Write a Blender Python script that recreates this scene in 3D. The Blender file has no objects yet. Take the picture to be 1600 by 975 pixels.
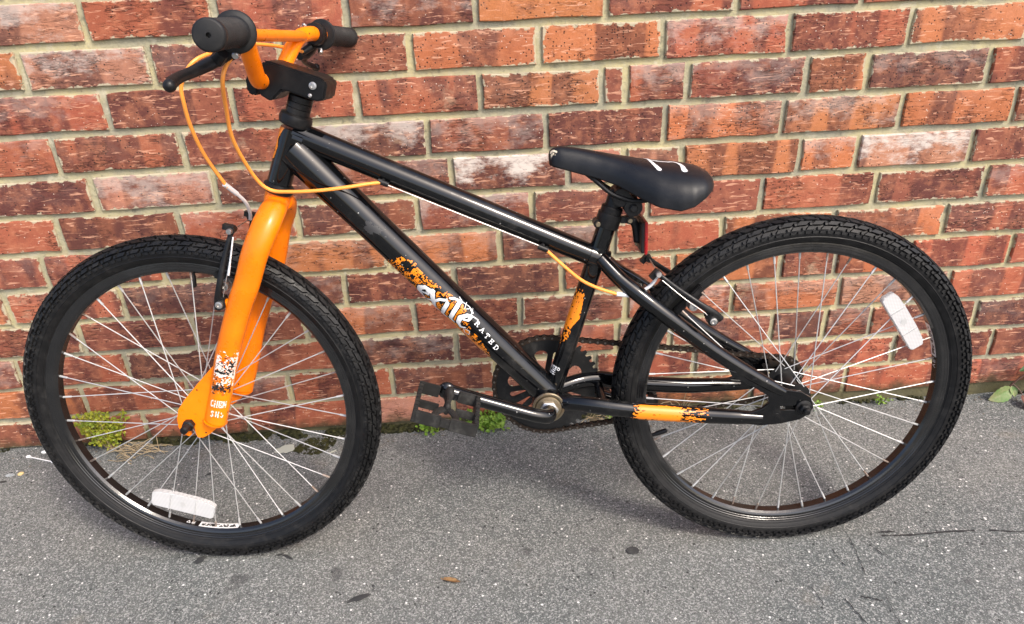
import bpy, bmesh, math, random
import numpy as np
from mathutils import Vector, Matrix, Quaternion
R_ = math.radians
rnd = random.Random(7)
S = bpy.context.scene
COL = S.collection

# ------------------------------------------------------------------ camera
cd = bpy.data.cameras.new("camera"); cam = bpy.data.objects.new("camera", cd); COL.objects.link(cam)
def cam_axes(yaw, pitch, roll):
    cy, sy, cp, sp, cr, sr = math.cos(yaw), math.sin(yaw), math.cos(pitch), math.sin(pitch), math.cos(roll), math.sin(roll)
    f = Vector((sy*cp, cy*cp, -sp)); r = Vector((cy, -sy, 0)); d = f.cross(r)
    return cr*r + sr*d, -sr*r + cr*d, f
r, d, f = cam_axes(R_(1.96534), R_(26.48055), R_(2.67961))
m = Matrix((r, -d, -f)).transposed().to_4x4(); m.translation = Vector((0.9, -1.3571, 0.9393))
cam.matrix_world = m
cd.sensor_width = 36; cd.lens = 1130.81*36/1600; cd.clip_start = .02; cd.clip_end = 500
S.camera = cam
# ------------------------------------------------------------------ light
SUN_AZ, SUN_EL = R_(140), R_(46)           # azimuth clockwise from +Y (into the wall): sun behind the camera, to the right
w = bpy.data.worlds.new("World"); S.world = w; w.use_nodes = True
nt = w.node_tree; bg = nt.nodes["Background"]
sky = nt.nodes.new("ShaderNodeTexSky"); sky.sky_type = 'NISHITA'; sky.sun_disc = False
sky.sun_elevation = SUN_EL; sky.sun_rotation = SUN_AZ; sky.air_density = .8; sky.dust_density = 4.0; sky.ozone_density = 1.0
nt.links.new(sky.outputs[0], bg.inputs[0]); bg.inputs[1].default_value = .15
sd = bpy.data.lights.new("sun", 'SUN'); sd.energy = 1.2; sd.angle = R_(11); sd.color = (1, .93, .82)
so = bpy.data.objects.new("sun", sd); COL.objects.link(so)
sv = Vector((math.sin(SUN_AZ)*math.cos(SUN_EL), math.cos(SUN_AZ)*math.cos(SUN_EL), math.sin(SUN_EL)))
so.rotation_euler = sv.to_track_quat('Z', 'Y').to_euler(); so.location = sv*6
S.view_settings.view_transform = 'Standard'; S.view_settings.look = 'None'
S.view_settings.exposure = 1.16; S.view_settings.gamma = 1

# ------------------------------------------------------------------ helpers
class G:
    """collects shapes and links them as one mesh object"""
    def __init__(s): s.v = []; s.f = []
    def add(s, vs, fs):
        o = len(s.v); s.v += [tuple(p) for p in vs]; s.f += [tuple(i+o for i in q) for q in fs]; return s
    def tube(s, pts, r, n=12, caps=True, smooth=0, ell=None):
        P = [Vector(p) for p in pts]; rr = list(r) if hasattr(r, '__len__') else [r]*len(P)
        if smooth: P, rr = catmull(P, rr, smooth)
        T = [(P[min(i+1, len(P)-1)]-P[max(i-1, 0)]).normalized() for i in range(len(P))]
        a = Vector((0, 1, 0)) if abs(T[0].y) < .9 else Vector((0, 0, 1))
        N = (a - T[0]*a.dot(T[0])).normalized(); vs = []; fs = []
        for i, p in enumerate(P):
            N = (N - T[i]*N.dot(T[i])).normalized(); B = T[i].cross(N)
            e1, e2 = ell if ell else (1, 1)
            for k in range(n):
                t = 2*math.pi*k/n; vs.append(p + rr[i]*(e1*math.cos(t)*N + e2*math.sin(t)*B))
        for i in range(len(P)-1):
            for k in range(n):
                k2 = (k+1) % n; fs.append((i*n+k, i*n+k2, (i+1)*n+k2, (i+1)*n+k))
        if caps: fs.append(tuple(range(n))[::-1]); fs.append(tuple((len(P)-1)*n+k for k in range(n)))
        return s.add(vs, fs)
    def lathe(s, prof, o=(0, 0, 0), ax=(0, 1, 0), n=24, closed=False, caps=True):
        """prof: list of (along axis, radius)"""
        o = Vector(o); ax = Vector(ax).normalized()
        a = Vector((1, 0, 0)) if abs(ax.x) < .9 else Vector((0, 0, 1))
        N = (a - ax*a.dot(ax)).normalized(); B = ax.cross(N); vs = []; fs = []; m_ = len(prof)
        for k in range(n):
            t = 2*math.pi*k/n; e = math.cos(t)*N + math.sin(t)*B
            for h, q in prof: vs.append(o + ax*h + e*q)
        for k in range(n):
            k2 = (k+1) % n
            for j in range(m_ if closed else m_-1):
                j2 = (j+1) % m_; fs.append((k*m_+j, k*m_+j2, k2*m_+j2, k2*m_+j))
        if not closed and caps:
            if prof[0][1] > 1e-6: fs.append(tuple(k*m_ for k in range(n)))
            if prof[-1][1] > 1e-6: fs.append(tuple(k*m_+m_-1 for k in range(n))[::-1])
        return s.add(vs, fs)
    def box(s, c, d, M=None):
        c = Vector(c); vs = []
        for x in (-.5, .5):
            for y in (-.5, .5):
                for z in (-.5, .5):
                    p = Vector((x*d[0], y*d[1], z*d[2])); vs.append(c + (M @ p if M else p))
        return s.add(vs, [(0, 1, 3, 2), (4, 6, 7, 5), (0, 4, 5, 1), (2, 3, 7, 6), (0, 2, 6, 4), (1, 5, 7, 3)])
    def prism(s, poly, y0, y1):
        n = len(poly); vs = [(x, y0, z) for x, z in poly] + [(x, y1, z) for x, z in poly]
        return s.add(vs, [tuple(range(n)), tuple(range(n, 2*n))[::-1]] + [(i, i+n, (i+1) % n+n, (i+1) % n) for i in range(n)])
    def ball(s, c, rad, n=10, sc=(1, 1, 1)):
        c = Vector(c); vs = []; fs = []; m_ = n//2
        for i in range(m_+1):
            th = math.pi*i/m_
            for k in range(n):
                t = 2*math.pi*k/n; vs.append(c + Vector((rad*sc[0]*math.sin(th)*math.cos(t), rad*sc[1]*math.sin(th)*math.sin(t), rad*sc[2]*math.cos(th))))
        for i in range(m_):
            for k in range(n): fs.append((i*n+k, (i+1)*n+k, (i+1)*n+(k+1) % n, i*n+(k+1) % n))
        return s.add(vs, fs)
    def hexbolt(s, c, ax, rad, h, n=6):
        return s.lathe([(0, rad), (h*.8, rad), (h, rad*.82)], c, ax, n)
    def mesh(s, name, bevel=0, angle=35, merge=True):
        me = bpy.data.meshes.new(name); me.from_pydata(s.v, [], s.f)
        b = bmesh.new(); b.from_mesh(me)
        if merge: bmesh.ops.remove_doubles(b, verts=b.verts, dist=1e-6)
        bmesh.ops.recalc_face_normals(b, faces=b.faces)
        if bevel:
            ed = [e for e in b.edges if len(e.link_faces) == 2 and e.calc_face_angle(0) > R_(38)]
            bmesh.ops.bevel(b, geom=ed, offset=bevel, segments=2, affect='EDGES', clamp_overlap=True)
        b.to_mesh(me); b.free()
        me.polygons.foreach_set('use_smooth', [True]*len(me.polygons)); me.set_sharp_from_angle(angle=R_(angle))
        return me
    def build(s, name, mat, parent=None, bevel=0, angle=35, M=None, merge=True):
        return link(name, s.mesh(name, bevel, angle, merge), mat, parent, M)
def link(name, me, mat, parent=None, M=None):
    o = bpy.data.objects.new(name, me); COL.objects.link(o)
    if mat and not me.materials: me.materials.append(mat)
    if parent: o.parent = parent
    if M is not None: o.matrix_local = M
    return o
def catmull(P, rr, k):
    out = []; ro = []
    for i in range(len(P)-1):
        p0 = P[max(i-1, 0)]; p1 = P[i]; p2 = P[i+1]; p3 = P[min(i+2, len(P)-1)]
        for j in range(k):
            t = j/k
            out.append(.5*((2*p1)+(p2-p0)*t+(2*p0-5*p1+4*p2-p3)*t*t+(3*p1-p0-3*p2+p3)*t**3)); ro.append(rr[i]*(1-t)+rr[i+1]*t)
    return out+[P[-1]], ro+[rr[-1]]
def plate(name, loops, y0, y1, mat, parent, M=None, bevel=.0006):
    """flat plate with holes (first loop is the outline), lying in the x-z plane between y0 and y1"""
    cu = bpy.data.curves.new(name, 'CURVE'); cu.dimensions = '2D'; cu.fill_mode = 'BOTH'; cu.extrude = abs(y1-y0)/2 - bevel; cu.bevel_depth = bevel; cu.bevel_resolution = 1
    for lp in loops:
        sp = cu.splines.new('POLY'); sp.points.add(len(lp)-1); sp.use_cyclic_u = True
        for p, (x, z) in zip(sp.points, lp): p.co = (x, z, 0, 1)
    t = bpy.data.objects.new("t", cu); me = bpy.data.meshes.new_from_object(t); bpy.data.objects.remove(t); bpy.data.curves.remove(cu)
    me.name = name; me.transform(Matrix(((1, 0, 0, 0), (0, 0, -1, (y0+y1)/2), (0, 1, 0, 0), (0, 0, 0, 1))))
    me.materials.clear()
    me.polygons.foreach_set('use_smooth', [True]*len(me.polygons)); me.set_sharp_from_angle(angle=R_(35))
    return link(name, me, mat, parent, M)
def empty(name, label, cat, M=None, group=None):
    o = bpy.data.objects.new(name, None); COL.objects.link(o); o.empty_display_size = .05
    if M is not None: o.matrix_world = M
    return tag(o, label, cat, group)
def tag(o, label, cat, group=None, kind=None):
    o['label'] = label; o['category'] = cat
    if group: o['group'] = group
    if kind: o['kind'] = kind
    return o
# value noise for decals and masks
def vnoise(x, y, seed=0):
    x = np.asarray(x, float); y = np.asarray(y, float); xi = np.floor(x).astype(np.int64); yi = np.floor(y).astype(np.int64)
    fx = x-xi; fy = y-yi; fx = fx*fx*(3-2*fx); fy = fy*fy*(3-2*fy)
    def h(a, b):
        n = (a*374761393 + b*668265263 + seed*974711) & 0x7fffffff
        n = ((n ^ (n >> 13))*1274126177) & 0x7fffffff
        return ((n ^ (n >> 16)) & 0xffff)/65535.
    return (h(xi, yi)*(1-fx)+h(xi+1, yi)*fx)*(1-fy)+(h(xi, yi+1)*(1-fx)+h(xi+1, yi+1)*fx)*fy
def strokes(U, V, segs):
    """True where (U,V) lies on one of the pen strokes (u0,v0,u1,v1,width0[,width1])"""
    out = np.zeros(U.shape, bool)
    for q in segs:
        u0, v0, u1, v1, w0 = q[:5]; w1 = q[5] if len(q) > 5 else w0
        dx, dy = u1-u0, v1-v0; L = dx*dx+dy*dy+1e-12
        t = np.clip(((U-u0)*dx+(V-v0)*dy)/L, 0, 1)
        out |= np.hypot(U-u0-t*dx, V-v0-t*dy) < (w0*(1-t)+w1*t)/2
    return out
def inpoly(U, V, poly):
    out = np.zeros(U.shape, bool); n = len(poly)
    for i in range(n):
        x0, y0 = poly[i]; x1, y1 = poly[(i+1) % n]
        if y0 == y1: continue
        c = ((y0 > V) != (y1 > V)) & (U < (x1-x0)*(V-y0)/(y1-y0)+x0); out ^= c
    return out
def decal(name, surf, u0, u1, v0, v1, step, maskf, mat, parent, M=None):
    """printed film: the cells of a fine (u,v) grid where maskf is true, laid on the surface surf(u,v)"""
    nu = int((u1-u0)/step)+1; nv = int((v1-v0)/step)+1
    ug = np.linspace(u0, u1, nu+1); vg = np.linspace(v0, v1, nv+1)
    Uc, Vc = np.meshgrid((ug[1:]+ug[:-1])/2, (vg[1:]+vg[:-1])/2, indexing='ij')
    mk = maskf(Uc, Vc); ii, jj = np.nonzero(mk)
    Ug, Vg = np.meshgrid(ug, vg, indexing='ij'); P = surf(Ug.ravel(), Vg.ravel())
    idx = lambda i, j: i*(nv+1)+j
    F = np.stack([idx(ii, jj), idx(ii+1, jj), idx(ii+1, jj+1), idx(ii, jj+1)], 1)
    us, inv = np.unique(F, return_inverse=True)
    me = bpy.data.meshes.new(name); me.from_pydata(P[us].tolist(), [], inv.reshape(-1, 4).tolist())
    b = bmesh.new(); b.from_mesh(me); bmesh.ops.recalc_face_normals(b, faces=b.faces); b.to_mesh(me); b.free()
    me.polygons.foreach_set('use_smooth', [True]*len(me.polygons))
    return link(name, me, mat, parent, M)
def tube_surf(A, B, rad):
    """u in mm along A>B, v in mm round the tube, 0 facing the viewer's side, positive upwards"""
    A = np.array(A, float); B = np.array(B, float); t = (B-A)/np.linalg.norm(B-A); Y = np.array([0, -1., 0])
    Y = Y - t*(Y@t); Y /= np.linalg.norm(Y); N = np.cross(Y, t); N = -N if N[2] < 0 else N
    return lambda u, v: A + np.outer(u/1000, t) + rad*(np.outer(np.cos(v/1000/rad), Y)+np.outer(np.sin(v/1000/rad), N))

# ------------------------------------------------------------------ materials
def mat(name, col, rough=.5, metal=0, coat=0, spec=.5, coat_rough=.03):
    mt = bpy.data.materials.new(name); mt.use_nodes = True; b = mt.node_tree.nodes["Principled BSDF"]
    b.inputs['Base Color'].default_value = (*col, 1); b.inputs['Roughness'].default_value = rough; b.inputs['Metallic'].default_value = metal
    b.inputs['Coat Weight'].default_value = coat; b.inputs['Coat Roughness'].default_value = coat_rough; b.inputs['Specular IOR Level'].default_value = spec
    return mt
class N:
    def __init__(s, mt): s.t = mt.node_tree; s.b = s.t.nodes["Principled BSDF"]
    def n(s, ty, **k):
        o = s.t.nodes.new(ty)
        for a, v in k.items():
            if a.startswith('i_'): o.inputs[a[2:].replace('_', ' ')].default_value = v
            else: setattr(o, a, v)
        return o
    def l(s, a, b): s.t.links.new(a, b); return b
    def val(s, x, sock):
        if isinstance(x, (int, float)): sock.default_value = x
        elif isinstance(x, tuple): sock.default_value = x if len(x) == len(sock.default_value) else (*x, 1)
        else: s.l(x, sock)
    def math(s, op, a, b=0, c=0, clamp=False):
        o = s.n('ShaderNodeMath', operation=op, use_clamp=clamp)
        for x, i in ((a, 0), (b, 1), (c, 2)): s.val(x, o.inputs[i])
        return o.outputs[0]
    def mix(s, f, a, b, bt='MIX'):
        o = s.n('ShaderNodeMix', data_type='RGBA', blend_type=bt); s.val(f, o.inputs[0]); s.val(a, o.inputs[6]); s.val(b, o.inputs[7]); return o.outputs[2]
    def ramp(s, x, lo, hi, a=0., b=1.):
        o = s.n('ShaderNodeMapRange', interpolation_type='SMOOTHSTEP'); s.val(x, o.inputs[0])
        for i, q in enumerate((lo, hi, a, b)): o.inputs[i+1].default_value = q
        return o.outputs[0]
    def noise(s, vec, scale, detail=3, rough=.55, dist=0, out=0):
        o = s.n('ShaderNodeTexNoise'); o.inputs['Scale'].default_value = scale; o.inputs['Detail'].default_value = detail
        o.inputs['Roughness'].default_value = rough; o.inputs['Distortion'].default_value = dist
        if vec is not None: s.l(vec, o.inputs['Vector'])
        return o.outputs[out]
    def voro(s, vec, scale, out='Distance', feat='F1', rand=1):
        o = s.n('ShaderNodeTexVoronoi', feature=feat); o.inputs['Scale'].default_value = scale; o.inputs['Randomness'].default_value = rand
        s.l(vec, o.inputs['Vector']); return o.outputs[out]
    def scale(s, vec, sc, off=None):
        o = s.n('ShaderNodeVectorMath', operation='MULTIPLY'); s.l(vec, o.inputs[0]); o.inputs[1].default_value = sc
        if off is None: return o.outputs[0]
        a = s.n('ShaderNodeVectorMath', operation='ADD'); s.l(o.outputs[0], a.inputs[0]); s.l(off, a.inputs[1]); return a.outputs[0]
    def coord(s, which='Object'): return s.n('ShaderNodeTexCoord').outputs[which]
    def bump(s, h, strength=.5, dist=.001, prev=None):
        o = s.n('ShaderNodeBump'); o.inputs['Strength'].default_value = strength; o.inputs['Distance'].default_value = dist; s.l(h, o.inputs['Height'])
        if prev is not None: s.l(prev, o.inputs['Normal'])
        return o.outputs[0]
    def sep(s, vec): o = s.n('ShaderNodeSeparateXYZ'); s.l(vec, o.inputs[0]); return o.outputs

def brick_mat():
    mt = mat('fired_clay', (.3, .1, .06), .85); k = N(mt)
    oi = k.n('ShaderNodeObjectInfo'); rd = oi.outputs['Random']; base = oi.outputs['Color']; spk = oi.outputs['Alpha']
    tc = k.coord()
    off = k.n('ShaderNodeCombineXYZ'); k.l(k.math('MULTIPLY', rd, 37.3), off.inputs[0]); k.l(k.math('MULTIPLY', rd, 91.7), off.inputs[1]); k.l(k.math('MULTIPLY', rd, 53.1), off.inputs[2]); off = off.outputs[0]
    p1 = k.scale(tc, (1, 1, 1), off)
    # kiln bands: soft vertical zones of darker, purplish firing
    band = k.noise(k.scale(tc, (15, 0, 2.2), off), 1, 1, .4)
    dark = k.mix(.80, base, (.075, .027, .028))
    c = k.mix(k.ramp(band, .48, .54, 0, .85), base, dark)
    mott = k.noise(p1, 45, 5, .65)
    c = k.mix(k.ramp(mott, .42, .70, 0, .6), c, k.mix(.6, base, (.66, .27, .14)))
    c = k.mix(k.ramp(k.noise(p1, 28, 4, .6), .52, .72, 0, .5), c, (.13, .045, .035))
    fine = k.noise(p1, 420, 3, .7)
    c = k.mix(k.ramp(fine, .3, .72, .0, .5), k.mix(.35, c, (.03, .012, .012)), c)
    # wire-cut drag marks: long thin horizontal creases
    cr = k.noise(k.scale(tc, (22, 1, 115), off), 1, 4, .6, .9)
    cl = k.math('ABSOLUTE', k.math('SUBTRACT', cr, .5))
    crease = k.ramp(cl, .0, .03, 1, 0)
    cmask = k.ramp(k.noise(p1, 14, 3, .55), .44, .58)
    crease = k.math('MULTIPLY', k.math('MULTIPLY', crease, cmask), k.ramp(k.math('FRACT', k.math('MULTIPLY', rd, 7.7)), 0, .8, .15, 1))
    c = k.mix(k.math('MULTIPLY', crease, .8), c, (.03, .012, .01))
    lite = k.math('MULTIPLY', k.ramp(k.noise(k.scale(tc, (34, 1, 210), off), 1, 3, .6, .8), .585, .665), .6)
    c = k.mix(lite, c, (.68, .36, .23))
    # dark iron spots
    vd = k.voro(p1, 210); vc = k.sep(k.voro(p1, 210, 'Color'))[0]
    sp = k.math('MULTIPLY', k.ramp(vd, .2, .38, 1, 0), k.math('LESS_THAN', vc, k.math('MULTIPLY', spk, .42)))
    c = k.mix(k.math('MULTIPLY', sp, .85), c, (.02, .013, .013))
    # pale grit
    vg = k.voro(p1, 330); vgc = k.sep(k.voro(p1, 330, 'Color'))[1]
    c = k.mix(k.math('MULTIPLY', k.ramp(vg, .2, .4, 1, 0), k.math('LESS_THAN', vgc, .012)), c, (.6, .5, .42))
    # lime bloom
    bloom = k.n('ShaderNodeAttribute', attribute_type='OBJECT', attribute_name='bloom').outputs['Fac']
    oz = k.sep(tc)[2]
    bn = k.math('ADD', k.noise(k.scale(tc, (17, 17, 34), off), 1, 7, .72), k.math('MULTIPLY', oz, 3.2))
    bl = k.math('MULTIPLY', k.ramp(bn, .44, .66), bloom)
    c = k.mix(bl, c, (.60, .53, .47))
    c = k.mix(k.math('MULTIPLY', k.ramp(k.noise(p1, 10, 5, .7), .60, .72), k.ramp(k.math('FRACT', k.math('MULTIPLY', rd, 29.1)), .5, .9, 0, .65)), c, (.42, .30, .20))
    # mortar smears crossing the arris
    at = k.n('ShaderNodeAttribute', attribute_name='edge').outputs['Fac']
    en = k.noise(p1, 60, 4, .65)
    sm = k.ramp(k.math('ADD', at, k.math('ADD', k.math('MULTIPLY', k.math('SUBTRACT', en, .5), 2.8), k.math('MULTIPLY', k.math('SUBTRACT', k.math('FRACT', k.math('MULTIPLY', rd, 17.3)), .62), .55))), .92, 1.12)
    c = k.mix(k.math('MULTIPLY', sm, .85), c, (.44, .40, .28))
    # green-black growth along the foot of the wall, ragged
    pz = k.sep(k.n('ShaderNodeNewGeometry').outputs['Position'])
    gr = k.ramp(k.math('ADD', pz[2], k.math('MULTIPLY', k.noise(p1, 26, 4, .6), -.075)), -.035, .0, 1, 0)
    c = k.mix(k.math('MULTIPLY', gr, .8), c, (.045, .042, .02))
    k.l(c, k.b.inputs['Base Color'])
    h = k.math('SUBTRACT', k.math('ADD', k.math('MULTIPLY', fine, .5), k.math('MULTIPLY', mott, 1.0)), k.math('ADD', k.math('MULTIPLY', crease, 1.3), k.math('MULTIPLY', sp, .7)))
    k.l(k.bump(h, .75, .0016), k.b.inputs['Normal'])
    k.b.inputs['Specular IOR Level'].default_value = .25
    return mt
def mortar_mat():
    mt = mat('lime_mortar', (.4, .37, .27), .95); k = N(mt); tc = k.coord()
    a = k.noise(tc, 7, 4, .6); b = k.noise(tc, 160, 4, .7)
    c = k.mix(k.ramp(a, .35, .65), (.255, .250, .192), (.46, .405, .22))
    c = k.mix(k.ramp(b, .3, .7, 0, .5), c, (.41, .375, .265))
    c = k.mix(k.ramp(k.noise(tc, 35, 4, .65), .57, .70, 0, .65), c, (.15, .14, .105))
    c = k.mix(k.ramp(k.noise(tc, 19, 5, .7), .56, .66, 0, .6), c, (.50, .465, .35))
    pz = k.sep(k.n('ShaderNodeNewGeometry').outputs['Position'])
    gr = k.ramp(k.math('ADD', pz[2], k.math('MULTIPLY', k.noise(tc, 26, 4, .6), -.085)), -.035, .0, 1, 0)
    c = k.mix(k.math('MULTIPLY', gr, .85), c, (.05, .045, .02))
    k.l(c, k.b.inputs['Base Color']); k.l(k.bump(k.math('ADD', b, k.math('MULTIPLY', k.noise(tc, 55, 3), 1.5)), .8, .002), k.b.inputs['Normal'])
    k.b.inputs['Specular IOR Level'].default_value = .2
    return mt
def asphalt_mat():
    mt = mat('worn_asphalt', (.15, .15, .15), .9); k = N(mt); tc = k.coord()
    big = k.noise(tc, 2.2, 4, .6); mid = k.noise(tc, 14, 4, .6)
    c = k.mix(k.ramp(big, .35, .65), (.084, .095, .092), (.132, .135, .125))
    c = k.mix(k.ramp(mid, .35, .7, 0, .5), c, (.105, .112, .11))
    vc = k.sep(k.voro(tc, 430, 'Color'))
    g = k.ramp(vc[0], .0, 1.0)
    c = k.mix(k.math('MULTIPLY', k.ramp(vc[0], .55, 1.0), .6), c, (.40, .40, .38))
    c = k.mix(k.math('MULTIPLY', k.ramp(vc[1], .70, .98), .6), c, (.05, .05, .05))
    f2 = k.sep(k.voro(tc, 700, 'Color'))[0]
    c = k.mix(k.ramp(f2, .75, 1, 0, .45), c, (.45, .45, .44))
    wd = k.voro(tc, 135); wc = k.sep(k.voro(tc, 135, 'Color'))
    chip = k.math('MULTIPLY', k.ramp(wd, .22, .3, 1, 0), k.math('LESS_THAN', wc[0], .03))
    sd2 = k.voro(tc, 230); sc2 = k.sep(k.voro(tc, 230, 'Color'))
    chip = k.math('MAXIMUM', chip, k.math('MULTIPLY', k.ramp(sd2, .2, .34, .6, 0), k.math('LESS_THAN', sc2[1], .07)))
    c = k.mix(chip, c, (.72, .71, .68))
    hole = k.math('MULTIPLY', k.ramp(wd, .25, .36, 1, 0), k.math('GREATER_THAN', wc[0], .965))
    c = k.mix(k.math('MULTIPLY', hole, .8), c, (.02, .02, .02))
    # rusty dust in places
    c = k.mix(k.ramp(k.noise(tc, 5.3, 5, .65), .60, .75, 0, .25), c, (.26, .21, .15))
    st = k.math('MULTIPLY', k.ramp(k.noise(tc, 9, 2, .5, .4), .70, .74), .6)
    c = k.mix(st, c, (.05, .05, .05))
    k.l(c, k.b.inputs['Base Color'])
    h = k.math('ADD', k.math('MULTIPLY', vc[0], .6), k.math('ADD', k.math('MULTIPLY', f2, .25), k.math('MULTIPLY', hole, -1.2)))
    k.l(k.bump(h, .8, .002), k.b.inputs['Normal']); k.b.inputs['Specular IOR Level'].default_value = .3
    return mt
def gloss_black():
    mt = mat('black_gloss_paint', (.0025, .0028, .0034), .07, spec=.5); k = N(mt); tc = k.coord()
    a = k.noise(tc, 30, 5, .7); k.l(k.ramp(a, .45, .75, .06, .17), k.b.inputs['Roughness'])
    sc = k.ramp(k.noise(k.scale(tc, (60, 60, 240)), 1, 2, .6, 1.5), .73, .76)
    vd = k.voro(tc, 160); vcc = k.sep(k.voro(tc, 160, 'Color'))[0]
    ch = k.math('MULTIPLY', k.ramp(vd, .12, .2, 1, 0), k.math('LESS_THAN', vcc, .035))
    dust = k.mix(k.ramp(k.noise(tc, 16, 5, .7), .52, .78, 0, .5), (.0025, .0028, .0034), (.045, .043, .04))
    k.l(k.mix(k.math('MULTIPLY', k.math('MAXIMUM', k.math('MULTIPLY', sc, .45), ch), .8), dust, (.35, .34, .32)), k.b.inputs['Base Color'])
    return mt
def orange_paint():
    mt = mat('orange_paint', (.85, .2, .002), .3, coat=.12, coat_rough=.1, spec=.35); k = N(mt); tc = k.coord()
    a = k.noise(tc, 9, 5, .65); c = k.mix(k.ramp(a, .35, .65), (.84, .17, .001), (.97, .23, .001))
    d_ = k.ramp(k.noise(tc, 48, 5, .72), .62, .76, 0, .6); c = k.mix(d_, c, (.30, .06, .006))
    vd = k.voro(tc, 90); vcc = k.sep(k.voro(tc, 90, 'Color'))[0]
    ch = k.math('MULTIPLY', k.ramp(vd, .10, .17, 1, 0), k.math('LESS_THAN', vcc, .07)); c = k.mix(ch, c, (.03, .015, .01))
    k.l(c, k.b.inputs['Base Color']); k.l(k.ramp(k.noise(tc, 35, 4, .6), .3, .7, .24, .42), k.b.inputs['Roughness'])
    return mt
def rubber(name, col, dust, rough=.7, scale=60):
    mt = mat(name, col, rough, spec=.28); k = N(mt); tc = k.coord()
    a = k.noise(tc, scale, 5, .7); c = k.mix(k.ramp(a, .45, .8, 0, dust), (*col, 1), (.13, .125, .115))
    k.l(c, k.b.inputs['Base Color']); k.l(k.bump(k.noise(tc, 500, 3, .6), .25, .0006), k.b.inputs['Normal'])
    k.l(k.ramp(a, .3, .7, rough-.12, rough+.12), k.b.inputs['Roughness'])
    return mt
def steel(name, col, rough, rust=0):
    mt = mat(name, col, rough, 1); k = N(mt); tc = k.coord(); a = k.noise(tc, 70, 4, .7)
    c = k.mix(k.ramp(a, .45, .7, 0, rust), (*col, 1), (.16, .075, .03)); k.l(c, k.b.inputs['Base Color'])
    k.l(k.ramp(a, .3, .8, rough, min(1, rough+.3)), k.b.inputs['Roughness']); return mt
def lens(name, col):
    mt = mat(name, col, .16, coat=.5); k = N(mt); tc = k.coord()
    v = k.voro(tc, 420, 'Distance', 'F1', 0); k.b.inputs['Transmission Weight'].default_value = .4; k.b.inputs['IOR'].default_value = 1.49
    k.l(k.bump(v, .3, .0012), k.b.inputs['Normal']); k.l(k.mix(k.ramp(v, .2, .6), tuple(min(1, c*1.15) for c in col), tuple(c*.78 for c in col)), k.b.inputs['Base Color']); return mt
def leaf_mat(name, a, b, sc=30):
    mt = mat(name, a, .55); k = N(mt); tc = k.coord(); c = k.mix(k.ramp(k.noise(tc, sc, 3, .6), .35, .65), (*a, 1), (*b, 1)); k.l(c, k.b.inputs['Base Color'])
    k.b.inputs['Subsurface Weight'].default_value = 0
    tr = k.n('ShaderNodeBsdfTranslucent'); k.l(c, tr.inputs[0]); mx = k.n('ShaderNodeMixShader'); mx.inputs[0].default_value = .3
    out = k.t.nodes['Material Output']; k.l(k.b.outputs[0], mx.inputs[1]); k.l(tr.outputs[0], mx.inputs[2]); k.l(mx.outputs[0], out.inputs[0]); return mt
MB = brick_mat(); MM = mortar_mat(); MA = asphalt_mat()
BLK = gloss_black(); ORG = orange_paint()
TYRE = rubber('tyre_rubber', (.006, .006, .0064), .13, .5, 55); GRIP = rubber('grip_rubber', (.012, .012, .0125), .12, .55, 40)
PLA = rubber('black_plastic', (.007, .007, .0075), .12, .38, 50); PEDAL = rubber('worn_plastic', (.016, .0155, .0145), .35, .55, 45)
RIM = rubber('black_anodised_rim', (.006, .006, .0065), .06, .15, 25); RIM.node_tree.nodes['Principled BSDF'].inputs['Specular IOR Level'].default_value = .8; VINYL = rubber('saddle_vinyl', (.006, .0068, .009), .06, .34, 18)
STEM = rubber('satin_black_alloy', (.005, .005, .0055), .08, .4, 30); STEM.node_tree.nodes['Principled BSDF'].inputs['Specular IOR Level'].default_value = .2
SPOKE = mat('galvanised_spoke', (.52, .52, .51), .38, .45); NIP = steel('rusty_nipple', (.45, .38, .33), .45, .9); CHROME = steel('bolt_steel', (.55, .54, .52), .28, .2)
CUP = steel('brass_toned_cup', (.30, .25, .17), .35, .5); CHAIN = steel('oily_chain', (.055, .05, .045), .42, .3); ALU = mat('pale_alloy', (.78, .78, .78), .3, .2)
CABLE = mat('orange_housing', (.90, .32, .05), .38); WIRE = steel('cable_wire', (.5, .48, .46), .35, 0)
DEC_O = mat('orange_print', (.86, .24, .006), .3, coat=.4); DEC_W = mat('white_print', (.78, .78, .78), .3, coat=.4); DEC_K = mat('black_print', (.012, .012, .012), .35, coat=.3)
LENS = lens('clear_reflector', (.80, .80, .80)); RED = lens('red_reflector', (.55, .01, .012)); CREAM = mat('worn_cream', (.55, .48, .36), .7)

# ------------------------------------------------------------------ ground: one sheet, falling slightly to the right
def gz(x, y=0): return -.002-.0118*x
def axis_pts(lo, hi, a, b, step):
    out = list(np.arange(a, b+1e-6, step)); s = step; p = a
    while p > lo: s *= 1.5; p -= s; out.insert(0, p)
    s = step; p = b
    while p < hi: s *= 1.5; p += s; out.append(p)
    return np.array(out)
gx = axis_pts(-25, 27, -.8, 2.8, .04); gy = axis_pts(-40, 12, -1.5, .06, .03)
X, Y = np.meshgrid(gx, gy, indexing='ij')
inn = np.clip((X+1.2)/.4, 0, 1)*np.clip((3.2-X)/.4, 0, 1)*np.clip((Y+2.0)/.5, 0, 1)
Z = gz(X) + inn*(.0022*(vnoise(X*7, Y*7, 3)-.5) + .0016*(vnoise(X*23, Y*23, 4)-.5) + .007*np.clip(1+(Y-.004)/.05, 0, 1)*(vnoise(X*17, Y*3, 9)-.55))
ny = len(gy); V = np.stack([X.ravel(), Y.ravel(), Z.ravel()], 1).tolist()
Fc = [(i*ny+j, (i+1)*ny+j, (i+1)*ny+j+1, i*ny+j+1) for i in range(len(gx)-1) for j in range(ny-1)]
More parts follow.
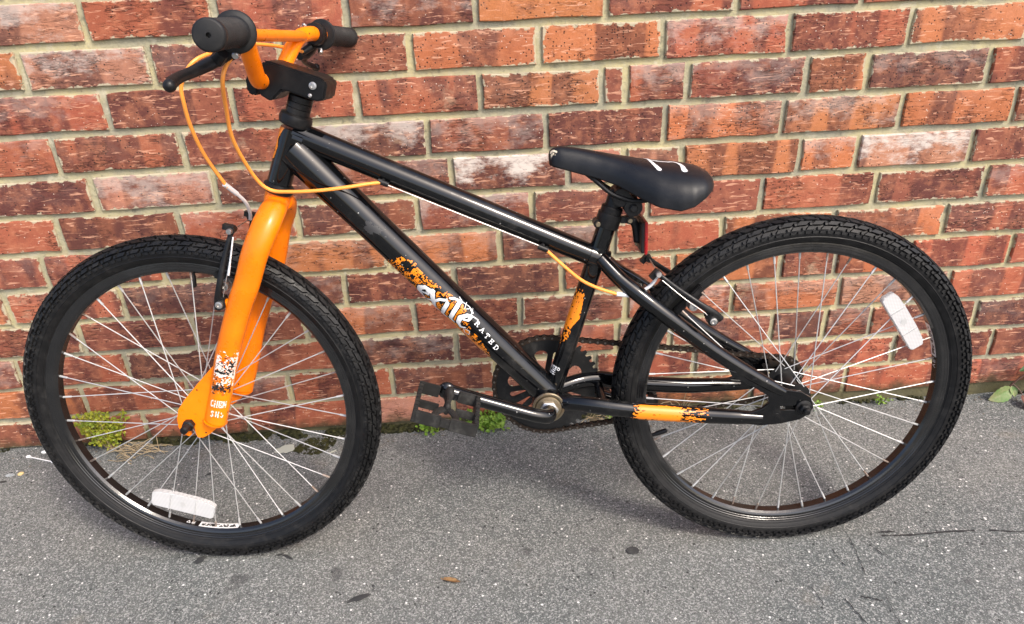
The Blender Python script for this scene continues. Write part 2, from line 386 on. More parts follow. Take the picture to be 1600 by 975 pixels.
me = bpy.data.meshes.new('pavement'); me.from_pydata(V, [], Fc); me.polygons.foreach_set('use_smooth', [True]*len(Fc))
pav = link('pavement', me, MA); pav['kind'] = 'structure'; pav['label'] = 'grey worn asphalt pavement in front of the brick wall'
# cracks and a dark sealed line: thin strips a few mm above the sheet
TAR = mat('dark_crack', (.018, .018, .019), .8)
def ribbon(g, pts, w, lift=.0022, jit=.001):
    P, _ = catmull([Vector((x, y, 0)) for x, y in pts], [0]*len(pts), 10); vs = []
    for i, p in enumerate(P):
        t = (P[min(i+1, len(P)-1)]-P[max(i-1, 0)]).normalized(); nn = Vector((-t.y, t.x, 0)); ww = w*(.35+.9*rnd.random())/2
        q = p+nn*rnd.uniform(-jit, jit)
        for s_ in (-1, 1): a = q+nn*ww*s_; vs.append((a.x, a.y, gz(a.x)+lift))
    g.add(vs, [(2*i, 2*i+2, 2*i+3, 2*i+1) for i in range(len(P)-1)])
g = G(); ribbon(g, [(1.571, -.417), (1.62, -.420), (1.685, -.418), (1.74, -.4195)], .0045, jit=.0006); ribbon(g, [(1.765, -.421), (1.822, -.430), (1.88, -.432)], .004, jit=.0006)
ribbon(g, [(1.570, -.409), (1.600, -.4095)], .004)
ribbon(g, [(1.514, -.403), (1.508, -.458), (1.499, -.503)], .0016); ribbon(g, [(1.47, -.44), (1.475, -.48)], .0014); ribbon(g, [(1.545, -.445), (1.551, -.462)], .002)
ribbon(g, [(1.443, -.547), (1.451, -.584), (1.462, -.62), (1.47, -.66)], .0022); ribbon(g, [(1.40, -.52), (1.405, -.56)], .0014)
ribbon(g, [(1.47, -.545), (1.50, -.556)], .003); ribbon(g, [(1.51, -.55), (1.505, -.60), (1.52, -.65)], .0014)
o = g.build('crack', TAR, pav, merge=False); o['kind'] = 'stuff'; o['label'] = 'thin dark cracks in the asphalt'
# flat dark marks: trodden gum, damp scuffs
def blob(g, x, y, rx, ry, rot=0, n=18, jit=.15, lift=.003):
    vs = [(x, y, gz(x)+lift)]
    for k in range(n):
        t = 2*math.pi*k/n; q = 1+jit*(rnd.random()-.5)*2; a = rx*q*math.cos(t); b = ry*q*math.sin(t)
        px, py = x+a*math.cos(rot)-b*math.sin(rot), y+a*math.sin(rot)+b*math.cos(rot); vs.append((px, py, gz(px)+lift-.0008))
    g.add(vs, [(0, k+1, (k+1) % n+1) for k in range(n)])
GUM = rubber('trodden_gum', (.035, .036, .037), .5, .75, 60)
g = G(); blob(g, 1.125, -.416, .0115, .0095, n=22, jit=.05, lift=.0042); tag(g.build('gum_spot', GUM, merge=False), 'round dark trodden gum spot on the asphalt between the wheels', 'gum')
g = G()
for x, y, a, b, t in ((.360, -.372, .010, .007, .6), (.515, -.378, .013, .003, -.5), (.50, -.372, .006, .003, .2), (.653, -.482, .02, .005, .35), (.30, -.13, .009, .003, .5)): blob(g, x, y, a, b, t, jit=.3)
o = g.build('stain', GUM, pav, merge=False); o['kind'] = 'stuff'; o['label'] = 'small dark scuffs on the asphalt'

# ------------------------------------------------------------------ brick wall
ROWS = {1: [242, 463, 685, 908, 1135, 1366, 1591], 2: [114, 336, 562, 788, 1016, 1239, 1469, 1689], 3: [238, 463, 684, 907, 1130, 1175, 1288, 1510, 1625, 1854],
        4: [124, 355, 580, 805, 1026, 1250, 1474, 1702, 1922], 5: [171, 398, 620, 843, 1067, 1175, 1288, 1517, 1631, 1857], 6: [85, 314, 540, 772, 996, 1224, 1451, 1679, 1902],
        7: [33, 258, 482, 705, 929, 1158, 1378, 1606, 1838], 8: [-64, 163, 386, 609, 832, 1053, 1284, 1509, 1624, 1780, 1995], 9: [58, 288, 515, 743, 963, 1187, 1413, 1644, 1879],
        10: [-92, 130, 355, 590, 824, 1041, 1170, 1285, 1507, 1624, 1725, 1957], 11: [19, 240, 458, 679, 905, 1123, 1342, 1563, 1790, 2013],
        12: [-95, 130, 355, 580, 805, 1030, 1255, 1480, 1693, 1918]}
for k in range(0, -5, -1): ROWS[k] = [x+rnd.uniform(-4, 4) for x in ([128, 352, 575, 800, 1022, 1248, 1476, 1700] if k % 2 == 0 else [242, 463, 685, 908, 1135, 1366, 1591])]
XL, XR = -.72, 2.72
wall = empty('brick_wall', 'weathered red brick wall with buff lime mortar behind the bicycle', 'wall', Matrix.Translation((.9, 0, gz(.9))))
WI = Matrix.Translation((-.9, 0, -gz(.9)))
g = G(); g.box((1.0, .1145, .60), (3.44, .219, 1.36)); o = g.build('mortar', MM, wall, M=WI)
RED_, ORA, BRO, DRK, PNK = (.43, .124, .066), (.54, .185, .075), (.27, .088, .053), (.15, .060, .044), (.49, .225, .145)
# colours of bricks read off the wall: (row, x in mm) -> tone, iron-spot density
TONE = {(1, 150): (PNK, .1), (1, 350): (RED_, .2), (1, 570): (RED_, .1), (1, 800): (BRO, .05), (1, 1000): (ORA, .35), (1, 1250): (RED_, .35), (1, 1480): (RED_, .4), (2, 0): (ORA, .3), (2, 220): (PNK, .15), (2, 450): (BRO, .5), (2, 680): (BRO, .8), (2, 900): (ORA, .6),
        (2, 1130): (ORA, .8), (2, 1350): (RED_, .7), (2, 1580): (RED_, .5), (2, 1780): (ORA, .6), (3, 130): (RED_, .15), (3, 350): (BRO, .2), (3, 570): (RED_, .3), (3, 800): (RED_, .6), (3, 1000): (ORA, .95), (3, 1150): (BRO, .1),
        (3, 1230): (RED_, .05), (3, 1400): (BRO, .3), (3, 1570): (ORA, .6), (3, 1740): (DRK, .9), (3, 1950): (RED_, .4), (4, 20): (RED_, .3), (4, 240): (RED_, .4), (4, 460): (RED_, .3), (4, 700): (DRK, .3), (4, 900): (BRO, .1),
        (4, 1130): (BRO, .4), (4, 1360): (ORA, .8), (4, 1590): (ORA, .8), (4, 1810): (ORA, .7), (5, 60): (BRO, .2), (5, 280): (PNK, .2), (5, 500): (BRO, .1), (5, 740): (BRO, .5), (5, 960): (DRK, .4), (5, 1120): (PNK, .1), (5, 1230): (PNK, .1), (5, 1400): (ORA, .7), (5, 1570): (ORA, .6), (5, 1740): (PNK, .3),
        (5, 1950): (BRO, .5), (6, 0): (RED_, .1), (6, 200): (BRO, .1), (6, 430): (RED_, .2), (6, 650): (BRO, .2), (6, 880): (BRO, .2), (6, 1110): (RED_, .2), (6, 1340): (BRO, .2), (6, 1560): (RED_, .2), (6, 1790): (BRO, .3), (6, 2000): (RED_, .2)}
PAL = [(RED_, 4), (BRO, 5), (ORA, 2), (DRK, 2), (PNK, 1)]
bag = [c for c, n_ in PAL for _ in range(n_)]; bagR = [RED_]*5+[ORA]*4+[BRO]*2+[PNK]; nb = 0
BLOOM = {(5, 960): 1, (5, 1740): .9, (1, 150): .5, (2, 220): .5, (5, 280): .4, (2, 1350): .35, (3, 1230): .3, (6, 880): .4, (4, 700): .6, (7, 1040): .3, (4, 900): .25, (1, 800): .3, (5, 1570): .35, (4, 1590): .3, (9, 1300): .4}
def brick(x0, x1, z0, z1, tone, spk, bloom):
    w2, h2 = (x1-x0)/2, (z1-z0)/2; nx, nz = max(2, int(6*w2/.11)), 2; ring = []
    for k in range(nx): ring.append((-w2+2*w2*k/nx, -h2))
    for k in range(nz): ring.append((w2, -h2+2*h2*k/nz))
    for k in range(nx): ring.append((w2-2*w2*k/nx, h2))
    for k in range(nz): ring.append((-w2, h2-2*h2*k/nz))
    jr = lambda: rnd.uniform(-.0016, .0016)
    ring = [(x+jr(), z+jr()) for x, z in ring]; n = len(ring); y = -.0015+rnd.uniform(-.0015, .001); tx, tz = rnd.uniform(-.006, .006), rnd.uniform(-.012, .012)
    yy = lambda x, z: y+tx*x+tz*z
    L = [(x, .012, z) for x, z in ring] + [(x, yy(x, z)+.0022, z) for x, z in ring]
    q = .0016; L += [(x*(1-q/w2), yy(x, z), z*(1-q/h2)) for x, z in ring]
    q = .011; L += [(x*(1-q/w2), yy(x, z)-rnd.uniform(0, .0006), z*(1-q/h2)) for x, z in ring]
    F = [(a*n+i, a*n+(i+1) % n, (a+1)*n+(i+1) % n, (a+1)*n+i) for a in range(3) for i in range(n)] + [tuple(3*n+i for i in range(n))]
    me = bpy.data.meshes.new('brick'); me.from_pydata(L, [], F)
    at = me.attributes.new('edge', 'FLOAT', 'POINT'); at.data.foreach_set('value', [1.25]*n+[1.1]*n+[.9]*n+[0.]*n)
    me.polygons.foreach_set('use_smooth', [False]*len(F)); me.materials.append(MB)
    o = bpy.data.objects.new('brick', me); COL.objects.link(o); o.parent = wall
    o.matrix_local = WI @ Matrix.Translation(((x0+x1)/2, 0, (z0+z1)/2)); o.color = (*tone, spk); o['bloom'] = float(bloom)
for k, pp in sorted(ROWS.items()):
    xs = [p/1000 for p in pp]
    while xs[0] > XL+.02: xs.insert(0, max(XL, xs[0]-.225) if xs[0]-.225 > XL+.03 else XL)
    while xs[-1] < XR-.02: xs.append(xs[-1]+.225 if xs[-1]+.225 < XR-.03 else XR)
    zc = .9-.075*(k-1)
    for a, b in zip(xs, xs[1:]):
        tone = None; mid = (a+b)*500
        for (rk, rx), tv in TONE.items():
            if rk == k and a*1000 < rx < b*1000: tone = tv
        if tone is None: tone = (rnd.choice(bagR if (mid > 1250 and k < 10) else bag), rnd.choice((.05, .1, .2, .35)) if k > 6 else rnd.choice((.1, .3, .6)))
        v = rnd.uniform(.88, 1.12); c = tuple(min(1, q*v*rnd.uniform(.95, 1.05)) for q in tone[0])
        brick(a+.0060, b-.0060, zc-.075+.0060+rnd.uniform(-.001, .001), zc-.0060+rnd.uniform(-.001, .001), c, tone[1], next((q for (rk, rx), q in BLOOM.items() if rk == k and a*1000 < rx < b*1000), rnd.choice((0, 0, .04, .08, .2))))

# ------------------------------------------------------------------ bicycle frames of reference (side lean against the wall, bars a touch turned)
def basis(ex, ey, ez, o):
    mm = Matrix((ex, ey, ez)).transposed().to_4x4(); mm.translation = Vector(o); return mm
EX, EY, EZ = Vector((.99909882, -.04244462, 0)), Vector((.0422579, .99470361, -.09369631)), Vector((.0039769, .09361187, .99560082))
FX, FY, FZ = Vector((.99713973, -.07550818, .00329743)), Vector((.0754392, .99166959, -.10440474)), Vector((.00461345, .10435487, .99452943))
BO, FO = Vector((1.38511773, -.36828871, .27303278)), Vector((.41914694, -.32614754, .28475231))
RW = .29354
BW = basis(EX, EY, EZ, BO); FWm = basis(FX, FY, FZ, FO)
root = empty('bicycle', 'black and orange bicycle leaning against the brick wall', 'bicycle', basis(EX, EY, EZ, BO-EZ*RW))
RI = root.matrix_world.inverted(); MBk = RI @ BW; MF = RI @ FWm
I4 = Matrix()
def front(p): return (MBk.inverted() @ MF @ Vector(p))      # fork frame point -> frame point

# ---- frame
DT = ((-.757, 0, .425), (-.399, 0, .014), .0245); TT = ((-.752, 0, .4475), (-.302, 0, .2345), .0172); ST = ((-.2975, 0, .306), (-.392, 0, .008), .0146)
HT = ((-.752, 0, .453), (-.788, 0, .369), .018)
g = G(); g.lathe([(-.034, .0235), (-.0335, .0255), (.0335, .0255), (.034, .0235)], (-.399, 0, .003), (0, 1, 0), 32)
frame = g.build('frame', BLK, root, M=MBk)
for A, rr in (((-.745, 0, .4385), .0195), ((-.3225, 0, .2440), .0188)): g = G(); g.tube([Vector(A)-Vector((.007, 0, -.003)), Vector(A)+Vector((.007, 0, -.003))], rr, 20); g.build('weld_collar', BLK, frame)
g = G(); g.tube([(-.322, 0, .230), (-.318, 0, .243), (-.313, 0, .258)], [.0155, .0170, .0155], 20); g.build('seat_lug', BLK, frame)
for q in (((-.24, -.03, .178), (-.24, .03, .178)), ((-.31, -.035, .002), (-.31, .035, .002))): g = G(); g.tube(q, .0075, 12); g.build('stay_bridge', BLK, frame)
g = G(); g.tube([HT[0], HT[1]], [.0178, .0178], 28); g.build('head_tube', BLK, frame)
g = G(); g.tube([DT[0], (-.735, 0, .400), (-.70, 0, .3595), (-.655, 0, .3078), DT[1]], [.0262, .0265, .0258, .0245, .0235], 32); g.build('down_tube', BLK, frame)
g = G(); g.tube([TT[0], (-.52, 0, .3375), TT[1]], [.0182, .0174, .0165], 28); g.build('top_tube', BLK, frame)
g = G(); g.tube([ST[0], ST[1]], .0146, 28); g.build('seat_tube', BLK, frame)
for s_ in (-1, 1):
    g = G(); g.tube([(-.313, s_*.012, .243), (-.285, s_*.026, .213), (-.250, s_*.040, .185), (-.209, s_*.049, .152), (-.158, s_*.052, .110), (-.107, s_*.055, .073), (-.060, s_*.058, .043), (-.032, s_*.059, .026)], [.0105, .0118, .0125, .0125, .0122, .0115, .010, .007], 18, smooth=4)
    g.build('seat_stay', BLK, frame)
    zo = 0 if s_ < 0 else .004
    g = G(); g.tube([(-.385, s_*.022, .006), (-.345, s_*.040, .010), (-.305, s_*.047, .006+zo), (-.254, s_*.049, -.002), (-.205, s_*.050, -.0075), (-.152, s_*.052, -.013), (-.104, s_*.056, -.016), (-.063, s_*.058, -.019)], [.013, .0135, .0138, .0138, .0138, .0135, .0125, .0095], 18, smooth=4, ell=(.85, 1))
    g.build('chain_stay', BLK, frame)
    outer = [(-.120, .070), (-.085, .055), (-.053, .036), (-.028, .031), (-.006, .027), (.010, .016), (.0155, 0), (.010, -.012), (-.004, -.021), (-.033, -.027), (-.065, -.029), (-.105, -.022), (-.103, -.009), (-.080, -.006), (-.064, .0), (-.054, .010), (-.055, .022), (-.075, .036), (-.115, .060)]
    slot = [(-.037, .004), (-.012, .0045), (.003, .005), (.006, 0), (.003, -.005), (-.012, -.0045), (-.037, -.004)]
    plate('dropout', [outer, slot], s_*.0575, s_*.0635, BLK, frame)
for x, z in ((-.629, .3735), (-.400, .2645)):
    tdir = Vector((.45, 0, -.213)).normalized(); c = Vector((x, -.018, z)); g = G(); g.tube([c-tdir*.008, c+tdir*.008], .0042, 12); g.tube([c, c+Vector((0, .012, .010))], .003, 8); g.build('cable_stop', PLA, frame)
# printed film on the tubes
EXILE = [(283, -5, 275, -7, 5.5, 7), (275, -7, 270, -14, 7, 8.5), (270, -14, 274, -22, 8.5, 8.5), (274, -22, 286, -28, 8.5, 6), (286, -28, 298, -31, 6, 2.5), (283, -5, 286, -13, 6, 4.5), (286, -13, 278, -18, 4, 3),
         (287, -3, 299, -15, 7.5, 8), (299, -15, 311, -28, 8, 6), (281, -10, 289, -2, 2.5, 5), (292, -24, 298, -17, 3, 4.5), (301, -14, 304, -5, 4.5, 5), (304, -5, 311, 1, 5, 4), (312, -29, 318, -24, 4, 1.5),
         (317, -1, 321, -14, 6.5, 7), (321, -14, 325, -25, 7, 6), (326, -25, 334, -22, 4, 1.5), (314, 8, 319, 12, 3, 4), (311, 4, 316, 1, 1.5, 3),
         (329, 15, 333, -2, 6.5, 7), (333, -2, 338, -17, 7, 6.5), (339, -18, 348, -18, 4, 1.5), (318, 13, 330, 15, 2, 6),
         (352, 7, 347, -3, 6, 8), (347, -3, 351, -12, 8, 7), (351, -12, 359, -16, 6, 4), (359, -16, 365, -10, 4, 2), (352, 7, 358, 10, 5, 6), (358, 10, 359, 3, 6, 4), (359, 3, 353, -2, 4, 2.5),
         (358, 12, 370, 14, 2, 1), (330, 17, 345, 20, 1.5, 1), (324, 20, 333, 17, 1.2, 2), (345, 20, 356, 16, 1.4, 3), (338, 22, 342, 12, .9), (350, 20, 344, 13, .9), (352, 22, 356, 12, .9), (365, -14, 372, -20, 1.2), (372, -20, 378, -16, 1.2), (378, -16, 374, -9, 1), (374, -9, 367, -12, 1)]
def dt_orange(U, V):
    poly = [(205, -42), (214, -2), (236, 12), (249, 8), (270, 8), (292, 11), (310, 13), (327, 17), (344, 13), (356, 3), (375, -6), (392, -6), (412, -12), (430, -16), (424, -42)]
    n1 = vnoise(U/3.2, V/2.2, 1); n2 = vnoise(U/1.6, V/7., 2); n3 = vnoise(U/9, V/9, 5)
    edge = np.clip((U-205)/75, 0, 1)*np.clip((432-U)/60, 0, 1); top = np.clip((16-V)/30, 0, 1)
    rows = (np.abs(((V+.9*U*.0)/3.4) % 1-.5) > .16) | (n2 > .55)
    solid = (V < -15-6*vnoise(U/6, U*0, 77)) & (U > 318) & (U < 412) & (n1 > .12)
    m_ = inpoly(U, V, poly) & (((.5*n1+.3*n2+.35*n3) > .72-.19*edge-.08*top) & rows | solid)
    m_ |= inpoly(U, V, [(206, -20), (214, 2), (222, 4), (228, -18)]) & (n1 > .62)
    halo = strokes(U, V, [q[:4]+tuple(w_+3.6 for w_ in q[4:]) for q in EXILE if q[4] > 2.2])
    return m_ & ~(halo & ((V > -24) | (n3 > .5)))
def glyph(ch, u, v, h, wd, pen, su=1):
    """serif capitals from strokes; text runs along +u, cap height along +v"""
    L = {'R': [(0, 0, 0, 1), (0, 1, .6, 1), (.6, 1, .75, .78), (.75, .78, .6, .52), (.6, .52, 0, .52), (.35, .52, .85, 0), (-.15, 0, .2, 0), (-.15, 1, .1, 1), (.75, 0, 1, 0)],
         'A': [(0, 0, .45, 1), (.45, 1, .9, 0), (.2, .36, .7, .36), (-.15, 0, .18, 0), (.72, 0, 1.05, 0)], 'T': [(.45, 0, .45, 1), (0, 1, .9, 1), (0, 1, 0, .75), (.9, 1, .9, .75), (.28, 0, .62, 0)],
         'E': [(0, 0, 0, 1), (0, 1, .75, 1), (0, .52, .55, .52), (0, 0, .8, 0), (.75, 1, .75, .8), (.8, 0, .8, .22), (.55, .66, .55, .4), (-.15, 0, .1, 0), (-.15, 1, .1, 1)],
         'D': [(0, 0, 0, 1), (0, 1, .5, 1), (.5, 1, .85, .7), (.85, .7, .85, .3), (.85, .3, .5, 0), (.5, 0, 0, 0), (-.15, 0, .1, 0), (-.15, 1, .1, 1)],
         'C': [(.8, .8, .5, 1), (.5, 1, .15, .85), (.15, .85, 0, .5), (0, .5, .15, .12), (.15, .12, .5, 0), (.5, 0, .8, .2)], 'H': [(0, 0, 0, 1), (.75, 0, .75, 1), (0, .5, .75, .5)],
         'M': [(0, 0, 0, 1), (0, 1, .42, .35), (.42, .35, .84, 1), (.84, 1, .84, 0)], 'S': [(.75, .85, .4, 1), (.4, 1, .05, .8), (.05, .8, .7, .3), (.7, .3, .4, 0), (.4, 0, 0, .15)],
         'L': [(0, 1, 0, 0), (0, 0, .7, 0)], 'I': [(.2, 0, .2, 1)], 'X': [(0, 0, .8, 1), (0, 1, .8, 0)]}[ch]
    return [(u+a*wd, v+b*h, u+c*wd, v+e*h, pen) for a, b, c, e in L]
def text(s_, u, v, h, wd, pen, pitch, dv=0):
    out = []
    for i, ch in enumerate(s_):
        if ch != ' ': out += glyph(ch, u+i*pitch, v+i*dv, h, wd, pen)
    return out
RATED = text('RATED', 371, 5.5, 6.8, 6.0, 1.25, 12.2, -1.75)
DTs = lambda off: tube_surf(DT[0], DT[1], DT[2]+off)
decal('decal', DTs(.0004), 200, 435, -44, 22, .8, dt_orange, DEC_O, frame)['label'] = 'torn orange print on the down tube'
decal('decal', DTs(.0008), 262, 440, -44, 26, .5, lambda U, V: (strokes(U, V, EXILE) & (vnoise(U/1.2, V/1.2, 8) > .06)) | strokes(U, V, RATED), DEC_W, frame)['label'] = 'white lettering on the down tube'
decal('worn_patch', DTs(.0004), 128, 190, -16, 22, .6, lambda U, V: (np.hypot((U-158-.5*V)/17, (V-3)/12) + .9*(vnoise(U/5, V/4, 91)-.5) + .5*(vnoise(U/1.3, V/1.3, 92)-.5) < .72), mat('dull_scuffed_paint', (.030, .030, .031), .45), frame)
def st_orange(U, V):
    poly = [(106, 22), (112, 3), (139, 0), (158, -2), (176, 6), (188, 5), (204, 8), (219, 26), (212, 30), (172, 34), (120, 34)]
    n1 = vnoise(U/2.4, V/1.8, 11); n2 = vnoise(U/8, V/5, 12); k_ = np.clip((U-106)/30, 0, 1)*np.clip((222-U)/66, 0, 1)
    return inpoly(U, V, poly) & (.7*n1+.3*n2 > .82-.64*k_)
STs = lambda off: tube_surf(ST[0], ST[1], ST[2]+off)
du = 8.2
decal('decal', STs(.0004), 100+du, 228+du, -6, 36, .8, lambda U, V: st_orange(U-du, V), DEC_O, frame)['label'] = 'torn orange print on the seat tube'
def st_text(U, V):
    A = U-du
    out = strokes(27-V, 253-A, text('RATED', 0, 0, 4.4, 3.4, 1.1, 5.2))      # small capitals running across the tube
    for r0 in (255.2, 258.6, 262): out |= (np.abs(A-r0) < .95) & (vnoise(V/1.1, A*0+r0, 21) > .38) & (V > 9) & (V < 27)
    return out
decal('decal', STs(.0006), 244+du, 268+du, -2, 32, .5, st_text, DEC_W, frame)['label'] = 'tiny white lettering low on the seat tube'
CSA, CSB = np.array((-.33, -.0465, .0065)), np.array((-.06, -.0585, -.0195))
def cs_orange(U, V):
    poly = [(55, -12), (60, -2), (66, 6), (63, 14), (74, 17), (92, 17), (126, 19), (166, 19), (186, 15), (181, 2), (177, -9), (128, -13), (88, -13)]
    n1 = vnoise(U/3.4, V/1.4, 31); n2 = vnoise(U/12, V/1.8, 32); k_ = np.clip((U-55)/26, 0, 1)*np.clip((188-U)/70, 0, 1)
    return inpoly(U, V, poly) & (.55*n1+.45*n2 > .80-.66*k_*np.clip((20-np.abs(V-4))/9, .4, 1))
decal('decal', tube_surf(CSA, CSB, .0148), 52, 192, -15, 21, .8, cs_orange, DEC_O, frame)['label'] = 'torn orange print on the near chain stay'
decal('decal', tube_surf(HT[0], HT[1], .0183), 0, 56, 8, 40, .7, lambda U, V: inpoly(U, V, [(2, 40), (0, 9), (5, 12), (18, 17), (28, 13.5), (46, 15), (53, 25), (53, 40)]) & (vnoise(U/2.6, V/2., 41) > .2), DEC_O, frame)['label'] = 'orange print on the head tube'

# ---- headset, stem, handlebar (fork frame)
hx = lambda z: .182+(z-.361)*.413
hax = Vector((.413, 0, 1)).normalized(); hb = Vector((hx(.361), 0, .361))
g = G(); g.lathe([(.0, .0165), (.0, .0205), (.004, .0222), (.010, .0222), (.013, .0185)], hb-hax*.009, hax, 32)
hs = g.build('headset', PLA, root, M=MF); g = G(); g.lathe([(.092, .0185), (.094, .0222), (.101, .0236), (.108, .0222), (.110, .0185)], hb, hax, 32); g.build('upper_cup', PLA, hs)
for q in range(3): g = G(); g.lathe([(.1100+q*.0085, .0158), (.1105+q*.0085, .0172), (.1180+q*.0085, .0172), (.1185+q*.0085, .0158)], hb, hax, 28); g.build('spacer', PLA, hs)
g = G()
prof = [(.186, .522), (.197, .5355), (.206, .5345), (.268, .512), (.277, .507), (.279, .500), (.2725, .4805), (.262, .4795), (.224, .4945), (.216, .4955), (.2015, .4835), (.1955, .484), (.1835, .4925), (.184, .505)]
g.prism(prof, -.029, .029); stem = g.build('stem', STEM, root, bevel=.0025, M=MF)
g = G(); g.prism([(.186, .5215), (.184, .505), (.181, .4925), (.175, .4905), (.1675, .496), (.1675, .512), (.174, .522)], -.027, .027); g.build('face_plate', STEM, stem, bevel=.002)
for x, z, rr in ((.260, .5005, .0052), (.2545, .488, .0026)):
    g = G(); g.lathe([(0, rr), (.0022, rr), (.0026, rr*.55), (.001, rr*.5)], (x, -.0288, z), (0, -1, 0), 18); g.build('bolt', CHROME, stem)
g = G(); g.lathe([(0, .0135), (.003, .0135), (.0045, .010)], hb+hax*.150, hax, 24); g.build('top_cap', PLA, stem)
bar = [(.190, 0, .510), (.190, .032, .510), (.1915, .046, .514), (.197, .070, .534), (.204, .098, .557), (.210, .115, .567), (.2165, .138, .570), (.2215, .165, .5695), (.2425, .290, .565)]
L = [(x, -y, z) for x, y, z in bar[::-1]] + bar[1:]
g = G(); g.tube(L, .0112, 18, smooth=5); g.tube([(.2135, -.125, .5665), (.2135, .125, .5665)], .0078, 16)
hbar = g.build('handlebar', ORG, root, M=MF)
for s_ in (-1, 1):
    a = Vector((.2235, s_*.178, .569)); b = Vector((.2432, s_*(.302 if s_ < 0 else .288), .564)); ax = (b-a).normalized(); Lg = (b-a).length
    pr = [(0, .0112), (0, .0225), (.0015, .0236), (.0042, .0236), (.006, .0222), (.0075, .0175), (.010, .0168)]
    nr = 34
    for q in range(nr): h = .012+q*(Lg-.026)/nr; pr += [(h, .0152), (h+.0006, .0160), (h+.0020, .0160), (h+.0026, .0152)]
    pr += [(Lg-.012, .0163), (Lg-.003, .0165), (Lg-.0008, .0155), (Lg, .0138), (Lg, .0026), (Lg-.006, .0024), (Lg-.006, 0)]
    g = G(); g.lathe(pr, a, ax, 36); g.build('grip', GRIP, hbar, angle=50)
# ---- brake levers
for s_ in (-1, 1):
    c = Vector((.2200, s_*.158, .5695)); ax = Vector((.10, s_*.99, -.02)).normalized()
    g = G(); g.lathe([(-.009, .0112), (-.009, .0158), (-.0075, .0168), (.0075, .0168), (.009, .0158), (.009, .0112)], c, ax, 24)
    g.tube([(.216, s_*.162, .556), (.204, s_*.170, .546), (.192, s_*.176, .5385)], [.0085, .0085, .0075], 12)
    g.tube([(.206, s_*.182, .5475), (.196, s_*.176, .5405), (.190, s_*.160, .5385)], [.0070, .0085, .0070], 10); g.tube([(.214, s_*.150, .552), (.204, s_*.146, .546), (.199, s_*.140, .5425)], [.006, .0058, .0048], 12)
    lv = g.build('brake_lever', PLA, root, M=MF)
    g = G(); g.tube([(.196, s_*.172, .5405), (.186, s_*.190, .534), (.180, s_*.214, .5285), (.1775, s_*.240, .5245), (.179, s_*.262, .5205), (.181, s_*.272, .518)], [.0060, .0062, .0054, .0052, .0056, .0056], 14, smooth=4, ell=(.7, 1.2))
    g.ball((.1812, s_*.274, .5175), .0070, 14); g.build('lever_blade', PLA, lv)
    g = G(); g.hexbolt((.2195, s_*.178, .5465), (.1, s_*.3-.7, -.6), .0042, .007, 12); g.build('bolt', CHROME, lv)
    g = G(); g.hexbolt((.2085, s_*.150, .582), (-.5, -.7, .4), .003, .005, 10); g.build('bolt', CHROME, lv)

# ---- fork
g = G()
for s_ in (-1, 1):
    g.tube([(.1775, s_*.008, .336), (.1765, s_*.022, .332), (.1695+(-.004 if s_ > 0 else 0), s_*.042, .314), (.1595+(-.007 if s_ > 0 else 0), s_*.053, .292), (.1480+(-.004 if s_ > 0 else 0), s_*.056, .268), (.1315, s_*.056, .229), (.1135, s_*.056, .193), (.0835, s_*.056, .122), (.0630, s_*.056, .061), (.0430, s_*.056, .006)],
           [.0170, .0195, .0208, .0206, .0203, .0198, .0193, .0188, .0184, .0180], 26, smooth=4, ell=(.82, 1))
    g.lathe([(0, .0178), (.003, .0165), (.005, .011), (.0055, 0)], (.0425, s_*.056, .0045), (-.33, 0, -1), 20)
g.tube([hb-hax*.0085, (.1755, 0, .340), (.167, 0, .320)], [.0178, .0188, .015], 24)
fork = g.build('fork', ORG, root, M=MF)
for s_ in (-1, 1):
    arc = [(.064, .106), (.026, .069), (.0, .042), (-.013, .026), (-.0185, .010), (-.0195, -.006), (-.014, -.017), (-.006, -.022), (-.0035, -.0205), (-.0042, -.006), (-.001, .0045), (.004, .0045), (.0065, -.001), (.0062, -.018), (.0085, -.0245), (.016, -.0252), (.028, -.019), (.042, -.008), (.055, .005), (.085, .08)]
    yy = (-.0505, -.0555) if s_ < 0 else (.0505, .0555)
    plate('dropout', [arc], yy[0], yy[1], ORG, fork)
    g = G(); g.tube([(.113, s_*.056, .202), (.092, s_*.053, .199)], .0068, 14); g.build('brake_boss', ORG, fork)
LG = ((.0835, -.056, .122), (.0430, -.056, .006))
def leg_white(U, V):
    n1 = vnoise(U/2.0, V/2.2, 51); n2 = vnoise(U/6, V/6, 52)
    k_ = np.exp(-((U-22)/22)**2)
    m_ = (.6*n1+.4*n2 > .70-.42*k_) & (U > -14) & (U < 64) & (V > -24) & (V < 10)
    m_ |= (U > 12) & (U < 32) & (V > -18) & (V < 6) & (n1 > .40)
    m_ |= strokes(6-V, 88-U, text('CHEM', 0, 0, 11, 4.6, 1.8, 6.3)) & (n1 > .26)
    m_ |= strokes(3-V, 106-U, text('SHS', 0, 0, 10, 4.6, 1.8, 7.4)) & (n1 > .30)
    return m_
def leg_black(U, V):
    n1 = vnoise(U/1.5, V/1.9, 61); n2 = vnoise(U/4, V/5, 62)
    r_ = np.exp(-((U-26)/5)**2)*.30+np.exp(-((U-54)/5.5)**2)*.40+np.exp(-((U-12)/5)**2)*.18+np.exp(-((U-39)/3)**2)*.1
    return (.65*n1+.35*n2 > .74-r_) & (U > -4) & (U < 66) & (V > -21) & (V < 9)
decal('decal', tube_surf(LG[0], LG[1], .0192), -16, 112, -26, 12, .6, leg_white, mat('worn_white_print', (.78, .66, .58), .45), fork)['label'] = 'worn white print on the near fork leg'
decal('decal', tube_surf(LG[0], LG[1], .0196), -6, 70, -24, 12, .6, leg_black, DEC_K, fork)['label'] = 'worn black print on the near fork leg'

